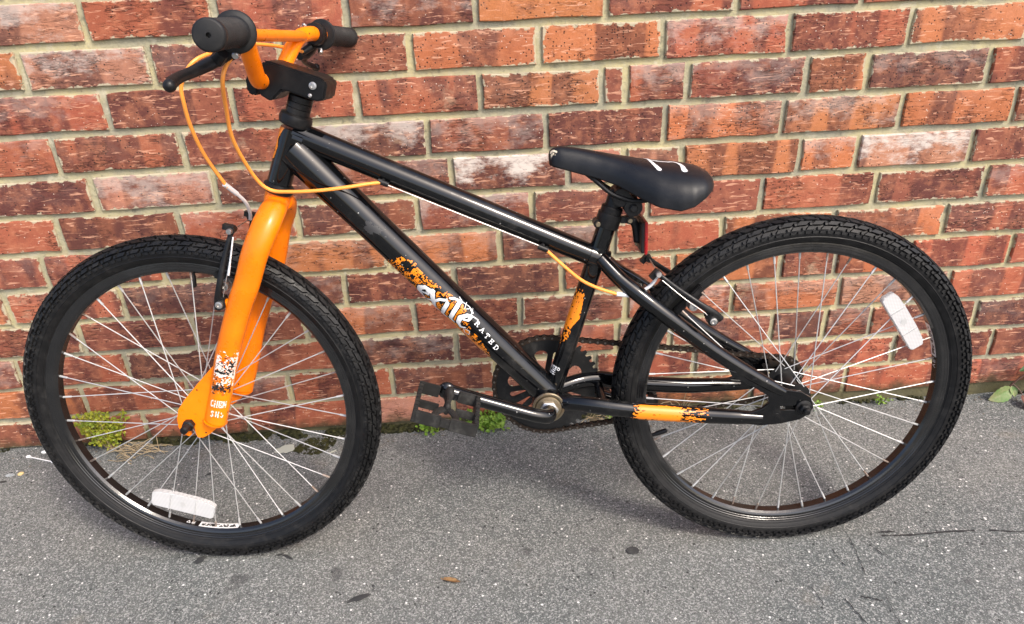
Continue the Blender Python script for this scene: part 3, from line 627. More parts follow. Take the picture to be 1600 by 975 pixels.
# ---- wheels
def knob(g, th, ph, a, b, h, sh=0):
    """small tread block at ring angle th and section angle ph; a along the ring, b across"""
    rc, ry = .2700, .0198
    def P(t, p, e):
        n_ = Vector((math.cos(p), math.sin(p))); rr = rc+(.0193+e)*n_.x; return Vector((rr*math.cos(t), (ry+e)*n_.y, rr*math.sin(t)))
    vs = []
    for e, k_ in ((-.001, 1.0), (h, .82)):
        for i, j in ((-1, -1), (1, -1), (1, 1), (-1, 1)): vs.append(P(th+(i*a*k_+sh*j)/.29, ph+j*b*k_/.021, e))
    g.add(vs, [(4, 5, 6, 7), (0, 1, 5, 4), (1, 2, 6, 5), (2, 3, 7, 6), (3, 0, 4, 7)])
def tyre_mesh():
    g = G(); pr = []
    for k in range(-9, 10):
        p = k/9*R_(128); x = .2700+.0193*math.cos(p); y = .0198*math.sin(p)
        pr.append((y, x))
    pr = [(-.0118, .2525)] + pr + [(.0118, .2525)]
    g.lathe(pr, (0, 0, 0), (0, 1, 0), 120, closed=True)
    for sg in (-1, 1):      # moulded bead line on the sidewall
        g.lathe([(sg*.0186, .2632), (sg*.0195, .2640), (sg*.0190, .2650)], (0, 0, 0), (0, 1, 0), 120, caps=False); g.lathe([(sg*.0136, .2555), (sg*.0150, .2563), (sg*.0154, .2574)], (0, 0, 0), (0, 1, 0), 120, caps=False)
    n = 78
    for i in range(n):
        t = 2*math.pi*i/n; dt = 2*math.pi/n
        knob(g, t, 0, .0090, .0042, .0044, .0040); knob(g, t+dt*.5, 0, .0018, .0030, .0044)
        for sg in (-1, 1):
            knob(g, t+dt*.5, sg*R_(25), .0094, .0034, .0044, -.0036*sg); knob(g, t, sg*R_(20), .0020, .0020, .0040); knob(g, t, sg*R_(31), .0024, .0020, .0040)
            knob(g, t, sg*R_(47), .0090, .0033, .0043, .0034*sg); knob(g, t+dt*.5, sg*R_(43), .0022, .0018, .0038); knob(g, t+dt*.5, sg*R_(52), .0022, .0018, .0038)
            knob(g, t+dt*.5, sg*R_(67), .0074, .0027, .0040, .0022*sg); knob(g, t, sg*R_(69), .0024, .0024, .0034)
            knob(g, t+dt*.25, sg*R_(84), .0038, .0022, .0026); knob(g, t-dt*.25, sg*R_(84), .0038, .0022, .0026)
    return g.mesh('tyre', angle=30, merge=False)
TY = tyre_mesh()
g = G(); g.lathe([(-.0125, .2545), (-.0128, .2515), (-.0120, .2505), (-.0122, .2475), (-.0116, .2468), (-.0118, .2425), (-.0105, .2395), (-.0070, .2366), (.0070, .2366), (.0105, .2395), (.0118, .2425), (.0116, .2468), (.0122, .2475), (.0120, .2505), (.0128, .2515), (.0125, .2545), (.0105, .2545), (.0095, .2490), (-.0095, .2490), (-.0105, .2545)], n=140, closed=True)
RI_ME = g.mesh('rim', angle=25)
def spoke_mesh(side, dirn, fl, fy, off):
    h = Vector((fl*math.cos(0), side*fy, 0)); t = dirn*R_(60)+off; e = Vector((.2375*math.cos(t), side*.0022, .2375*math.sin(t)))
    g = G(); dv = (e-h).normalized(); g.tube([h+Vector((0, side*dirn*.0018, 0)), e-dv*.013], .00085, 6); return g.mesh('spoke'), (e, dv)
def wheel(M, name_mat, hubr, fy, phase, rear):
    g = G()
    if rear:
        g.lathe([(-.060, .0048), (-.050, .0048), (-.050, .012), (-.033, .013), (-.032, .024), (-.029, .0245), (-.027, .015), (.026, .017), (.028, .027), (.031, .027), (.032, .016), (.050, .014), (.050, .0048), (.074, .0048)], n=32)
    else:
        g.lathe([(-.072, .0046), (-.049, .0046), (-.049, .0095), (-.034, .011), (-.033, .021), (-.030, .0215), (-.028, .011), (.028, .011), (.030, .0215), (.033, .021), (.034, .011), (.049, .0095), (.049, .0046), (.072, .0046)], n=32)
    wh = g.build('wheel', PLA, root, M=M)
    link('tyre', TY, TYRE, wh); link('rim', RI_ME, RIM, wh)
    fl = .0225 if rear else .0190
    for side in (-1, 1):
        for dirn in (-1, 1):
            me, (e, dv) = spoke_mesh(side, dirn, fl, fy, 0); me.materials.append(SPOKE)
            gn = G(); gn.tube([e-dv*.0140, e-dv*.0135, e-dv*.002, e+dv*.003], [.0012, .0018, .0019, .0019], 8); mn = gn.mesh('nipple')
            for k in range(9):
                a = phase+R_(40*k + (20 if dirn > 0 else 0) + (10 if side > 0 else 0))
                Mr = Matrix.Rotation(-a, 4, 'Y'); s1 = link('spoke', me, None, wh, Mr)
                nm = NIP if (k*7+dirn+side) % 3 == 0 else SPOKE
                mn2 = NM[(side, dirn, nm.name, rear)] if (side, dirn, nm.name, rear) in NM else NM.setdefault((side, dirn, nm.name, rear), mn.copy())
                if not mn2.materials: mn2.materials.append(nm)
                link('nipple', mn2, None, wh, Mr)
    return wh
NM = {}
fw = wheel(MF, None, .02, .0315, R_(4), False); rw = wheel(MBk, None, .02, .030, R_(1), True)
# axle hardware
g = G(); g.hexbolt((0, -.0560, 0), (0, -1, 0), .0098, .010); g.lathe([(0, .0060), (.016, .0060), (.018, .0048)], (0, -.062, 0), (0, -1, 0), 16); g.build('axle_nut', PLA, fw, bevel=.0006)
g = G(); g.hexbolt((0, .0560, 0), (0, 1, 0), .0080, .009); g.lathe([(0, .0052), (.010, .0052)], (0, .062, 0), (0, 1, 0), 16); g.build('axle_nut', PLA, fw, bevel=.0006)
g = G(); g.lathe([(0, .0125), (.0022, .0125), (.0026, .0118)], (0, -.0638, 0), (0, -1, 0), 26); g.build('washer', PLA, rw)
g = G(); g.hexbolt((.000, -.0662, 0), (0, -1, 0), .0092, .009); g.lathe([(0, .0050), (.006, .0050), (.007, .0042)], (0, -.0745, 0), (0, -1, 0), 16); g.build('axle_nut', PLA, rw, bevel=.0006)
g = G(); g.hexbolt((.000, .0640, 0), (0, 1, 0), .0092, .009); g.build('axle_nut', PLA, rw, bevel=.0006)
def sprocket(n, rp, hole_loops, y0, y1, mt, parent, c):
    out = []
    for i in range(n):
        t = 2*math.pi*i/n; d_ = 2*math.pi/n
        for k_, q in ((-.5, -.0038), (-.30, -.0032), (-.12, .0030), (.12, .0030), (.30, -.0032)): out.append((c[0]+(rp+q)*math.cos(t+k_*d_), c[1]+(rp+q)*math.sin(t+k_*d_)))
    return plate('chainring' if n > 30 else 'sprocket', [out]+hole_loops, y0, y1, mt, parent, bevel=.0004)
sprocket(18, .0366, [[(.0225*math.cos(t*.3), .0225*math.sin(t*.3)) for t in range(21)]], .0435, .0465, CHAIN, rw, (0, 0))
GREYP = mat('grey_clear_plastic', (.42, .42, .41), .3)
def refl(parent, c, ang, L_, W_, y):
    o = []; a = math.cos(ang), math.sin(ang)
    for u, v in ((-.5, -.36), (-.46, -.5), (.46, -.5), (.5, -.36), (.5, .30), (.40, .44), (.18, .5), (-.18, .5), (-.40, .44), (-.5, .30)):
        u *= L_; v *= W_; o.append((c[0]+u*a[0]-v*a[1], c[1]+u*a[1]+v*a[0]))
    g = G(); g.prism(o, y-.005, y+.005); q = g.build('reflector', LENS, parent, bevel=.0012)
    g = G(); g.tube([(c[0], y-.0052, c[1]), (c[0], y+.008, c[1])], .0052, 14); g.build('reflector_post', GREYP, parent)
    for u in (-.2, .2): g = G(); g.box((c[0]+u*L_*a[0], y-.0052, c[1]+u*L_*a[1]), (.0012, .0012, W_*.86), Matrix.Rotation(-ang, 3, 'Y')); g.build('reflector_seam', GREYP, parent)
    return q
refl(fw, (-.0655, -.1775), R_(-18), .109, .033, -.012); refl(rw, (.1635, .1190), R_(-56), .108, .027, -.012)
for parent, a in ((fw, R_(83.5)), (rw, R_(199))):
    g = G(); e = Vector((math.cos(a), 0, math.sin(a))); g.tube([e*.2368, e*.231, e*.2285, e*.212, e*.2105], [.0032, .0032, .0042, .0042, .003], 12); g.build('valve_cap', PLA, parent)
def rim_surf(r_): return lambda u, v: np.stack([r_*np.cos(u/r_/1000), v/1000, r_*np.sin(u/r_/1000)], 1)
for parent, a0, a1 in ((fw, -103, -86), (rw, 12, 27)):
    u0, u1 = R_(a0)*236.2, R_(a1)*236.2
    decal('rim_sticker', rim_surf(.2362), u0, u1, -6.5, 6.5, 1, lambda U, V: np.ones(U.shape, bool), DEC_W, parent)
    def mk(U, V, u0=u0, u1=u1):
        s_ = np.abs(V) < 3.6; return s_ & (vnoise(U/2.4, V/2.6, 71) > .52) & (U > u0+4) & (U < u1-4)
    decal('rim_print', rim_surf(.2359), u0, u1, -6, 6, .6, mk, DEC_K, parent)
u0 = R_(-108.5)*236.2
decal('rim_print', rim_surf(.2361), u0, u0+16, -4, 4, .5, lambda U, V: strokes(U-u0, V, [(0, -3, 3, 3, 1.2), (3, 3, 6, -3, 1.2), (0, -3, 6, -3, 1.2), (9, -3, 9, 3, 1), (9, 3, 14, 3, 1), (9, 0, 14, 0, 1), (9, -3, 14, -3, 1)]), DEC_W, fw)
u0 = R_(7)*236.2
decal('rim_print', rim_surf(.2361), u0, u0+16, -4, 4, .5, lambda U, V: strokes(U-u0, V, [(0, -3, 3, 3, 1.2), (3, 3, 6, -3, 1.2), (9, -3, 9, 3, 1), (9, 3, 14, 3, 1), (9, 0, 14, 0, 1), (9, -3, 14, -3, 1)]), DEC_W, rw)

# ---- rim brakes
def brake(M, piv, top, y0, y1, padc, off, so_):
    g = G(); g.tube([(piv[0], -y0+.006, piv[1]), (piv[0], -y0-.010, piv[1])], .0085, 16)
    br = g.build('rim_brake', PLA, root, M=M); g = G(); g.tube([(piv[0], y0-.006, piv[1]), (piv[0], y0+.010, piv[1])], .0085, 16); g.build('pivot_post', PLA, br)
    dx, dz = top[0]-piv[0], top[1]-piv[1]; nx, nz = -dz, dx; l_ = math.hypot(nx, nz); nx /= l_; nz /= l_
    for s_ in (-1, 1):
        p = lambda t, o, y: (piv[0]+dx*t+nx*o, s_*y, piv[1]+dz*t+nz*o)
        g = G(); g.tube([p(-.10, off, y0+.003), p(.06, off*1.05, y0+.006), p(.30, off*.8+.001, y0+.005), p(.66, off*.35+.002, (y0+y1)/2+.002), p(.93, .001, y1), p(1.02, 0, y1-.001)], [.0048, .0052, .0042, .0036, .0034, .0046], 12, smooth=4, ell=(.75, 1.1))
        g.tube([p(1.0, 0, y1+.003), p(1.0, .001, y1-.012)], .0052, 10); g.box(p(1.03, .005, y1-.002), (.016, .009, .008), Matrix.Rotation(-math.atan2(nz, nx), 3, 'Y')); g.build('brake_arm', PLA, br)
        g = G(); g.box(p(.02, off*.3, y0+.001), (.019, .016, .014), Matrix.Rotation(-math.atan2(dz, dx), 3, 'Y')); g.build('pivot_block', PLA, br, bevel=.0015)
        g = G(); t_ = math.atan2(padc[1], padc[0]); e = Vector((-math.sin(t_), 0, math.cos(t_))); c = Vector((padc[0], s_*.0185, padc[1]))
        Mx = Matrix((e, Vector((0, 1, 0)), Vector((math.cos(t_), 0, math.sin(t_))))).transposed(); g.box(c, (.056, .010, .0105), Mx); g.build('brake_pad', TYRE, br, bevel=.002)
        g = G(); g.lathe([(0, .0042), (.012, .0042), (.012, .0080), (.019, .0080), (.019, .0066), (.020, .0066), (.020, .0076), (.027, .0076), (.030, .0066), (.0302, .0036), (.027, .0032)], (padc[0], s_*.022, padc[1]), (0, s_, 0), 16); g.build('pad_bolt', CHROME, br)
        g = G(); g.lathe([(0, .0055), (.004, .0055), (.0045, .003), (.0025, .0025)], (piv[0], s_*(y0+.010), piv[1]), (0, s_, 0), 14); g.build('pivot_bolt', CHROME, br)
        g = G(); g.tube([p(.03, so_*.6, y0+.006), p(.15, so_+off*.8, y0+.0065), p(.5, so_+off*.4, y0+.003), p(.9, so_*.7, y1+.003)], .0007, 6, smooth=4); g.build('return_spring', WIRE, br)
        if off > 0 and s_ < 0: g = G(); g.tube([p(.42, so_, y0+.0045), p(.55, so_, y0+.003)], .0017, 8); g.tube([p(.55, so_, y0+.003), p(.93, so_*.7, y1+.004)], .0012, 8); g.build('cable_tail', ALU, br)
    g = G(); g.tube([(top[0], -y1, top[1]), (top[0], y1, top[1])], .0009, 6); g.hexbolt((top[0]-.001, -y1-.003, top[1]), (0, -1, 0), .0045, .006, 10); g.build('link_wire', WIRE, br)
    return br
brake(MF, (.0880, .2005), (.1180, .3070), .052, .044, (.0945, .2245), .0045, -.0065)
brake(MBk, (-.1500, .1530), (-.2300, .2250), .052, .042, (-.1775, .1725), -.0085, .006)

# ---- cables
g = G(); g.tube([front(p) for p in ((.202, .142, .544), (.196, .11, .549), (.178, .05, .556), (.160, 0, .557), (.148, -.07, .549), (.131, -.10, .537), (.1125, -.100, .512), (.1085, -.095, .488), (.1050, -.08, .456), (.1075, -.06, .416), (.1215, -.04, .3690))], .0026, 10, smooth=6)
c1 = g.build('brake_cable', CABLE, root, M=MBk)
g = G(); g.tube([front(p) for p in ((.1195, -.043, .374), (.1270, -.024, .3560))], .0036, 12); g.tube([front(p) for p in ((.1270, -.024, .3560), (.1310, -.008, .340), (.1275, .010, .321), (.1215, .022, .3080))], .0026, 10, smooth=5); g.build('cable_noodle', ALU, c1)
g = G(); g.tube([front(p) for p in ((.200, -.142, .543), (.1955, -.158, .530), (.1895, -.158, .513), (.1770, -.13, .483), (.1665, -.10, .440), (.1690, -.058, .387), (.1830, -.044, .364), (.2110, -.042, .3595))] + [Vector(p) for p in ((-.715, -.044, .3715), (-.675, -.038, .3735), (-.650, -.030, .3750), (-.634, -.020, .3742))], .0026, 10, smooth=6)
c2 = g.build('brake_cable', CABLE, root, M=MBk)
g = G(); g.tube([(-.626, -.019, .3715), (-.400, -.019, .2665)], .0008, 6); g.build('bare_wire', WIRE, c2)
g = G(); g.tube([(-.396, -.019, .2625), (-.370, -.022, .2370), (-.345, -.032, .2170), (-.321, -.038, .2050), (-.288, -.037, .1920)], .0026, 10, smooth=6); g.build('cable_housing', CABLE, c2)
g = G(); g.tube([(-.292, -.037, .1935), (-.272, -.034, .1895)], .0037, 12); g.tube([(-.272, -.034, .1895), (-.255, -.032, .1935), (-.238, -.032, .2040), (-.230, -.036, .2200)], .0026, 10, smooth=5); g.build('cable_noodle', ALU, c2)

# ---- seat post, clamp, saddle, reflector
sd_ = (Vector(ST[0])-Vector(ST[1])).normalized(); s0 = Vector(ST[0])
g = G(); g.tube([s0-sd_*.02, s0+sd_*.040], .0126, 24); post = g.build('seat_post', PLA, root, M=MBk)
g = G(); g.tube([(-.283, -.022, .3365), (-.283, .022, .3365)], .0135, 18); g.tube([(-.266, -.024, .3215), (-.266, .024, .3215)], .0135, 20); g.box((-.277, 0, .333), (.030, .040, .018), Matrix.Rotation(R_(35), 3, 'Y')); g.build('saddle_clamp', PLA, post, bevel=.001)
g = G(); g.hexbolt((-.266, -.0245, .3215), (0, -1, 0), .0062, .005); g.build('bolt', PLA, post)
g = G(); g.lathe([(-.022, .0146), (-.022, .0178), (-.020, .0185), (.000, .0185), (.001, .0160), (.009, .0166), (.011, .0150), (.011, .0126)], s0+sd_*.004, sd_, 28)
g.tube([s0+Vector((-.019, -.010, -.010)), s0+Vector((-.019, .010, -.010))], .0065, 14); g.box(s0+Vector((-.015, 0, -.010)), (.014, .016, .012)); sc_ = g.build('seat_clamp', PLA, root, M=MBk)
g = G(); g.hexbolt(s0+Vector((-.019, -.010, -.010)), (0, -1, 0), .004, .004, 12); g.build('bolt', CUP, sc_)
g = G(); c = s0; g.box((-.272, 0, .299), (.020, .012, .010)); g.tube([(-.2685, -.009, .299), (-.2685, .009, .299)], .0062, 14); g.tube([(-.264, 0, .299), (-.258, 0, .288), (-.2545, 0, .262)], [.006, .0065, .006], 10)
g.box((-.2515, 0, .2755), (.005, .056, .046)); rr_ = g.build('rear_reflector', PLA, root, bevel=.001, M=MBk)
g = G(); g.box((-.2470, 0, .2755), (.0045, .060, .050)); g.build('reflector_lens', RED, rr_, bevel=.0012)
g = G(); g.hexbolt((-.2685, -.009, .299), (0, -1, 0), .0038, .004, 12); g.hexbolt((-.258, -.0065, .262), (0, -1, 0), .0025, .003, 10); g.build('bolt', CUP, rr_)
SX = [-.3875, -.386, -.381, -.371, -.345, -.315, -.290, -.262, -.237, -.207, -.188, -.170, -.158, -.152, -.1495]
SW = [.003, .0085, .0135, .0165, .0200, .0255, .0345, .0510, .0660, .0735, .0735, .0645, .0490, .0320, .0100]
ZT = [.400, .406, .410, .4125, .4085, .4020, .3962, .3905, .3857, .3820, .3785, .3745, .3685, .3620, .3555]
ZB = [.393, .389, .3865, .3835, .3755, .3670, .3580, .3430, .3315, .3262, .3315, .3415, .3478, .3500, .3510]
def sad(xi, ph, off=0):
    w_ = np.interp(xi, SX, SW); a = np.interp(xi, SX, ZT); b = np.interp(xi, SX, ZB); s_ = np.sin(ph); c_ = np.cos(ph)
    return np.stack([xi+0*ph, (w_+off)*np.sign(s_)*np.abs(s_)**.92, b+(a-b+off)*np.abs(c_)**.74], -1)
xs = np.interp(np.linspace(0, 1, 60), np.linspace(0, 1, len(SX)), SX); ps = np.linspace(-math.pi/2, math.pi/2, 37)
g = G(); vs = []
for x in xs: vs += sad(np.full(ps.shape, x), ps).tolist()
n = len(ps); g.add(vs, [(i*n+j, (i+1)*n+j, (i+1)*n+j+1, i*n+j+1) for i in range(len(xs)-1) for j in range(n-1)] + [tuple(range(n)), tuple((len(xs)-1)*n+j for j in range(n))])
sdl = g.build('saddle', VINYL, root, angle=60, M=MBk)
g = G(); vs = []
for x in xs[2:-1]:
    w_ = float(np.interp(x, SX, SW)); b = float(np.interp(x, SX, ZB)); vs += [(x, -w_+.001, b+.0015), (x, -w_+.003, b-.0018), (x, -w_*.7, b-.004+.006*(w_/.07)), (x, w_*.7, b-.004+.006*(w_/.07)), (x, w_-.003, b-.0018), (x, w_-.001, b+.0015)]
g.add(vs, [(i*6+j, (i+1)*6+j, (i+1)*6+j+1, i*6+j+1) for i in range(len(xs)-4) for j in range(5)]); g.build('base_plate', PLA, sdl)
for s_ in (-1, 1):
    g = G(); g.tube([(-.338, s_*.008, .376), (-.320, s_*.016, .362), (-.300, s_*.021, .345), (-.283, s_*.022, .3365), (-.262, s_*.022, .331), (-.225, s_*.025, .335), (-.190, s_*.03, .345)], .0036, 10, smooth=5); g.build('saddle_rail', PLA, sdl)
def sad_xy(U, V, off=.0006):
    x = U/1000; w_ = np.interp(x, SX, SW); s_ = np.clip(np.abs(V/1000)/w_, 0, 1)**(1/.92); return sad(x, np.arcsin(s_)*np.sign(V), off)
decal('saddle_print', lambda u, v: sad_xy(u, v), -250, -186, -44, 14, .6, lambda U, V: strokes(U, V, [(-247, 4, -242, 2, 3, 4.5), (-242, 4, -240.5, -12, 5, 5), (-240.5, -12, -238, -24, 5, 5.5), (-238, -24, -233, -38, 5.5, 7), (-242, 0, -234, -5, 5, 5), (-234, -5, -226, -8, 5, 4), (-226, -8, -214, -7, 4, 4), (-214, -7, -206, -2, 4, 5), (-206, -2, -199, -9, 5, 6), (-199, -9, -196.5, -22, 6, 6.5), (-196.5, -22, -197, -38, 6.5, 8.5)]), DEC_W, sdl)
decal('worn_patch', lambda u, v: sad_xy(u, v, .0005), -386.5, -373, -15, -2, .5, lambda U, V: strokes(U, V, [(-384, -6.5, -376, -11, 2.6, 1.6), (-384, -9, -379, -12, 1.4)]) & (vnoise(U/1.2, V/1.2, 81) > .25), CREAM, sdl)

# ---- crankset and chain
BB = Vector((-.399, 0, .003))
g = G(); g.tube([(-.399, -.030, .003), (-.399, -.054, .003), (-.402, -.064, .004), (-.412, -.070, .008), (-.430, -.073, .0145), (-.470, -.075, .0300), (-.520, -.078, .0500), (-.553, -.080, .0635)], [.0115, .0120, .0120, .0112, .0108, .0106, .0110, .0120], 18, smooth=4)
g.ball((-.555, -.080, .0645), .0145, 14, (1, .55, 1))
g.tube([(-.399, .030, .003), (-.399, .058, .003), (-.396, .064, .002), (-.386, .070, -.002), (-.330, .074, -.025), (-.275, .078, -.047), (-.243, .080, -.060)], [.0105, .0110, .0112, .0105, .0100, .0102, .0115], 18, smooth=4)
crank = g.build('crank', BLK, root, M=MBk)
g = G(); g.lathe([(-.001, .0255), (.0025, .0262), (.004, .0250), (.004, .0222), (.0015, .0215)], (-.399, -.033, .003), (0, -1, 0), 40); g.lathe([(.001, .0218), (.006, .0205), (.0072, .0165), (.007, .012)], (-.399, -.033, .003), (0, -1, 0), 36); g.build('bearing_cup', CUP, crank)
g = G(); g.hexbolt((-.399, -.0385, .003), (0, -1, 0), .0158, .009); g.build('lock_nut', CHROME, crank, bevel=.0006)
def hole(a, r0, r1, w0, w1):
    """rounded radial opening: narrow w0 at r0, wide w1 at r1"""
    e = (math.cos(a), math.sin(a)); n_ = (-e[1], e[0]); out = []
    for t in np.linspace(-90, 90, 7): q = (r1+w1*math.cos(R_(t))*.8, w1*math.sin(R_(t))); out.append(q)
    for t in np.linspace(90, 270, 6): out.append((r0+w0*math.cos(R_(t)), w0*math.sin(R_(t))))
    return [(BB.x+u*e[0]+v*n_[0], BB.z+u*e[1]+v*n_[1]) for u, v in out]
hl = []
for k in range(5):
    a = R_(97+72*k); hl += [hole(a, .031, .057, .0035, .0118), hole(a+R_(25), .036, .060, .0020, .0054), hole(a-R_(25), .036, .060, .0020, .0054)]
sprocket(44, .0889, hl, .0435, .0470, rubber('chainring_black', (.011, .011, .011), .3, .5, 40), crank, (BB.x, BB.z))
g = G(); g.lathe([(.036, .030), (.0425, .030), (.0425, .012)], BB, (0, 1, 0), 28); g.lathe([(0, .004), (.002, .004)], BB+Vector((-.022, .0435, -.028)), (0, -1, 0), 12); g.build('spider', PLA, crank)
# chain: closed path round ring and sprocket, one link mesh shared by all links
R1, R2 = .0889, .0366; D = Vector((0-BB.x, 0-BB.z)); Ld = D.length; ba = math.atan2(D.y, D.x); al = math.asin((R1-R2)/Ld)
path = []
a0, a1 = ba+math.pi/2-al, ba+2*math.pi-math.pi/2+al
for k in range(61): t = a0+(a1-a0)*k/60; path.append((BB.x+R1*math.cos(t), BB.z+R1*math.sin(t)))
b0, b1 = ba-math.pi/2+al, ba+math.pi/2-al
for k in range(31): t = b0+(b1-b0)*k/30; path.append((R2*math.cos(t), R2*math.sin(t)))
path.append(path[0]); P = np.array(path); sl = np.r_[0, np.cumsum(np.hypot(*np.diff(P, axis=0).T))]; NL = int(round(sl[-1]/.0127/2))*2
def at(s_):
    s_ %= sl[-1]; return Vector((float(np.interp(s_, sl, P[:, 0])), float(np.interp(s_, sl, P[:, 1]))))
def link_mesh(yo):
    out = []
    for t in np.linspace(90, 270, 6): out.append((.0042*math.cos(R_(t)), .0042*math.sin(R_(t))))
    out.append((.00635, -.0028))
    for t in np.linspace(-90, 90, 6): out.append((.0127+.0042*math.cos(R_(t)), .0042*math.sin(R_(t))))
    out.append((.00635, .0028))
    g = G()
    for s_ in (-1, 1): g.prism(out, s_*yo, s_*(yo+.001))
    return g.mesh('chain_link')
LM = [link_mesh(.0023), link_mesh(.0034)]; [q.materials.append(CHAIN) for q in LM]
g = G()
for i in range(NL):
    p = at(sl[-1]*i/NL); g.tube([(p.x, .0397, p.y), (p.x, .0503, p.y)], .0018, 8); g.tube([(p.x, .0430, p.y), (p.x, .0470, p.y)], .0036, 8)
chain = g.build('chain', steel('chain_pins', (.22, .20, .18), .3, .2), root, M=MBk)
for i in range(NL):
    p = at(sl[-1]*i/NL); q = at(sl[-1]*(i+1)/NL); a = math.atan2(q.y-p.y, q.x-p.x)
    link('chain_link', LM[i % 2], None, chain, Matrix.Translation((p.x, .045, p.y)) @ Matrix.Rotation(-a, 4, 'Y'))
# ---- pedals: moulded cage with a spindle boss, open windows either side
def pedal(c, tilt, s_):
    T = Matrix.Translation(c) @ Matrix.Rotation(tilt, 4, 'Y')
    g = G(); L2, Wd, H = .044, .094, .019; S_ = -1 if s_ < 0 else 1; Y = lambda t: S_*Wd*t
    for sx in (-1, 1):
        g.box((sx*L2, Y(.5), 0), (.0065, Wd*.96, H)); g.box((sx*.0275, Y(.56), 0), (.030, .0055, H*.62))
        g.box((sx*.0285, Y(.035), 0), (.028, .0055, H)); g.box((sx*.0245, Y(.965), 0), (.036, .0060, H))
        g.tube([(sx*.005, Y(.55), 0), (sx*.013, Y(.68), 0), (sx*.0155, Y(.80), 0), (sx*.010, Y(.95), 0)], [.0042, .0036, .0036, .0042], 8, smooth=3, ell=(1.6, .9))
    g.tube([(0, Y(-.01), 0), (0, Y(.06), 0), (0, Y(.16), 0), (0, Y(.34), 0), (0, Y(.50), 0), (0, Y(.60), 0)], [.0120, .0130, .0095, .0070, .0098, .0060], 16, smooth=3, ell=(1, .62))
    g.box((0, Y(.965), 0), (.014, .0060, H*.7))
    pd = g.build('pedal', PEDAL, root, bevel=.0010, M=MBk @ T)
    g = G()
    for sx in (-1, 1):
        for q in range(8): g.box((sx*L2, Y(.08+.12*q), H/2+.0006), (.0061, .004, .003)); g.box((sx*L2, Y(.08+.12*q), -H/2-.0006), (.0061, .004, .003))
    g.build('grip_teeth', PEDAL, pd)['kind'] = 'stuff'
    g = G(); g.tube([(0, .012*(-s_), 0), (0, 0, 0)], .0055, 12); g.build('spindle', CHROME, pd)
    return pd
pedal((-.551, -.087, .0635), R_(19), -1); pedal((-.243, .089, -.060), R_(12), 1)

# ------------------------------------------------------------------ small growth and litter along the wall foot
def leaves(g, cs, size, flat=.5):
    for c in cs:
        c = Vector(c); nrm = Vector((rnd.gauss(0, .6), rnd.gauss(-.5, .5), rnd.gauss(.7, .5))).normalized(); a = nrm.orthogonal().normalized(); a = Quaternion(nrm, rnd.uniform(0, 6.28)) @ a; b = nrm.cross(a)
        s_ = size*rnd.uniform(.6, 1.3); vs = [c-a*s_*.5]+[c+a*s_*u+b*s_*v+nrm*s_*h for u, v, h in ((-.2, .34, .08), (.2, .32, .06), (.5, 0, -.08), (.2, -.32, .06), (-.2, -.34, .08))]
        g.add(vs, [(0, 1, 2), (0, 2, 3), (0, 3, 4), (0, 4, 5)])
def bush(name, label, x, y, zb, rx, ry, h, n, size, mt, stems, stem_mat, lean=0):
    r_ = empty(name, label, 'weed', Matrix.Translation((x, y, zb)), 'weeds along the wall foot'); cs = []; g2 = G()
    tips = []
    for _ in range(stems):
        a = rnd.uniform(0, 6.28); q = math.sqrt(rnd.random()); tip = Vector((rx*q*math.cos(a)+lean*h*.3, ry*q*math.sin(a)-.3*ry, h*rnd.uniform(.45, 1))); tips.append(tip)
        g2.tube([(tip.x*.15, tip.y*.15, 0), (tip.x*.6, tip.y*.6, tip.z*.5), tip], [.0012, .0009, .0005], 5, smooth=2)
    for _ in range(n):
        t = rnd.choice(tips); k_ = rnd.uniform(.35, 1.05); b = Vector((t.x*(.15+.85*k_), t.y*(.15+.85*k_), t.z*k_)); cs.append(b+Vector((rnd.gauss(0, size*.8), rnd.gauss(0, size*.7), rnd.gauss(0, size*.7))))
    cs = [c for c in cs if y+c.y < -.002 and c.z > 0]
    g = G(); leaves(g, cs, size); g.build('foliage', mt, r_, merge=False); g2.build('stem', stem_mat, r_)
    return r_
STRAW = mat('dry_straw', (.34, .26, .15), .8); STEMG = mat('green_stem', (.14, .16, .04), .6)
LG1 = leaf_mat('yellow_green_leaf', (.20, .27, .02), (.40, .38, .03), 60); LG2 = leaf_mat('fresh_green_leaf', (.13, .26, .02), (.24, .36, .05), 60)
b1 = bush('wall_weed', 'bushy yellow-green weed at the wall foot behind the front wheel', .052, -.016, gz(.05), .052, .024, .102, 1500, .0074, LG1, 40, STRAW)
g = G()
for _ in range(46):
    x0, y0 = rnd.uniform(-.01, .09), rnd.uniform(-.055, .0); a = rnd.uniform(-.9, .9); L_ = rnd.uniform(.02, .06); z0 = rnd.uniform(.001, .012)
    g.tube([(x0, y0, z0), (x0+L_*.5*math.cos(a), y0-L_*.3*abs(math.sin(a)), z0+rnd.uniform(0, .014)), (x0+L_*math.cos(a), y0-L_*.5*abs(math.sin(a)), rnd.uniform(.001, .018))], .0008, 4, smooth=2)
g.tube([(.05, -.03, .004), (.09, -.025, .03), (.11, -.02, .036)], .0009, 5, smooth=3); g.tube([(.11, -.02, .004), (.112, -.018, .036)], .0009, 5)
g.build('dry_stem', STRAW, b1)
bush('wall_weed', 'round-leaved bright green weed at the wall foot right of the pedal', .882, -.020, gz(.88), .056, .020, .046, 420, .0095, LG2, 30, STEMG)
bush('wall_weed', 'small green weed under the left end of the pedal', .752, -.018, gz(.75), .026, .013, .022, 80, .0085, LG2, 10, STEMG)
bush('wall_weed', 'tiny green sprout at the wall foot right of the rear hub', 1.625, -.012, gz(1.6), .02, .008, .018, 36, .006, LG2, 7, STEMG)
bush('wall_weed', 'tiny green tuft at the wall foot inside the rear wheel, near its right rim', 1.782, -.010, gz(1.78), .018, .008, .02, 40, .006, LG2, 7, STEMG)
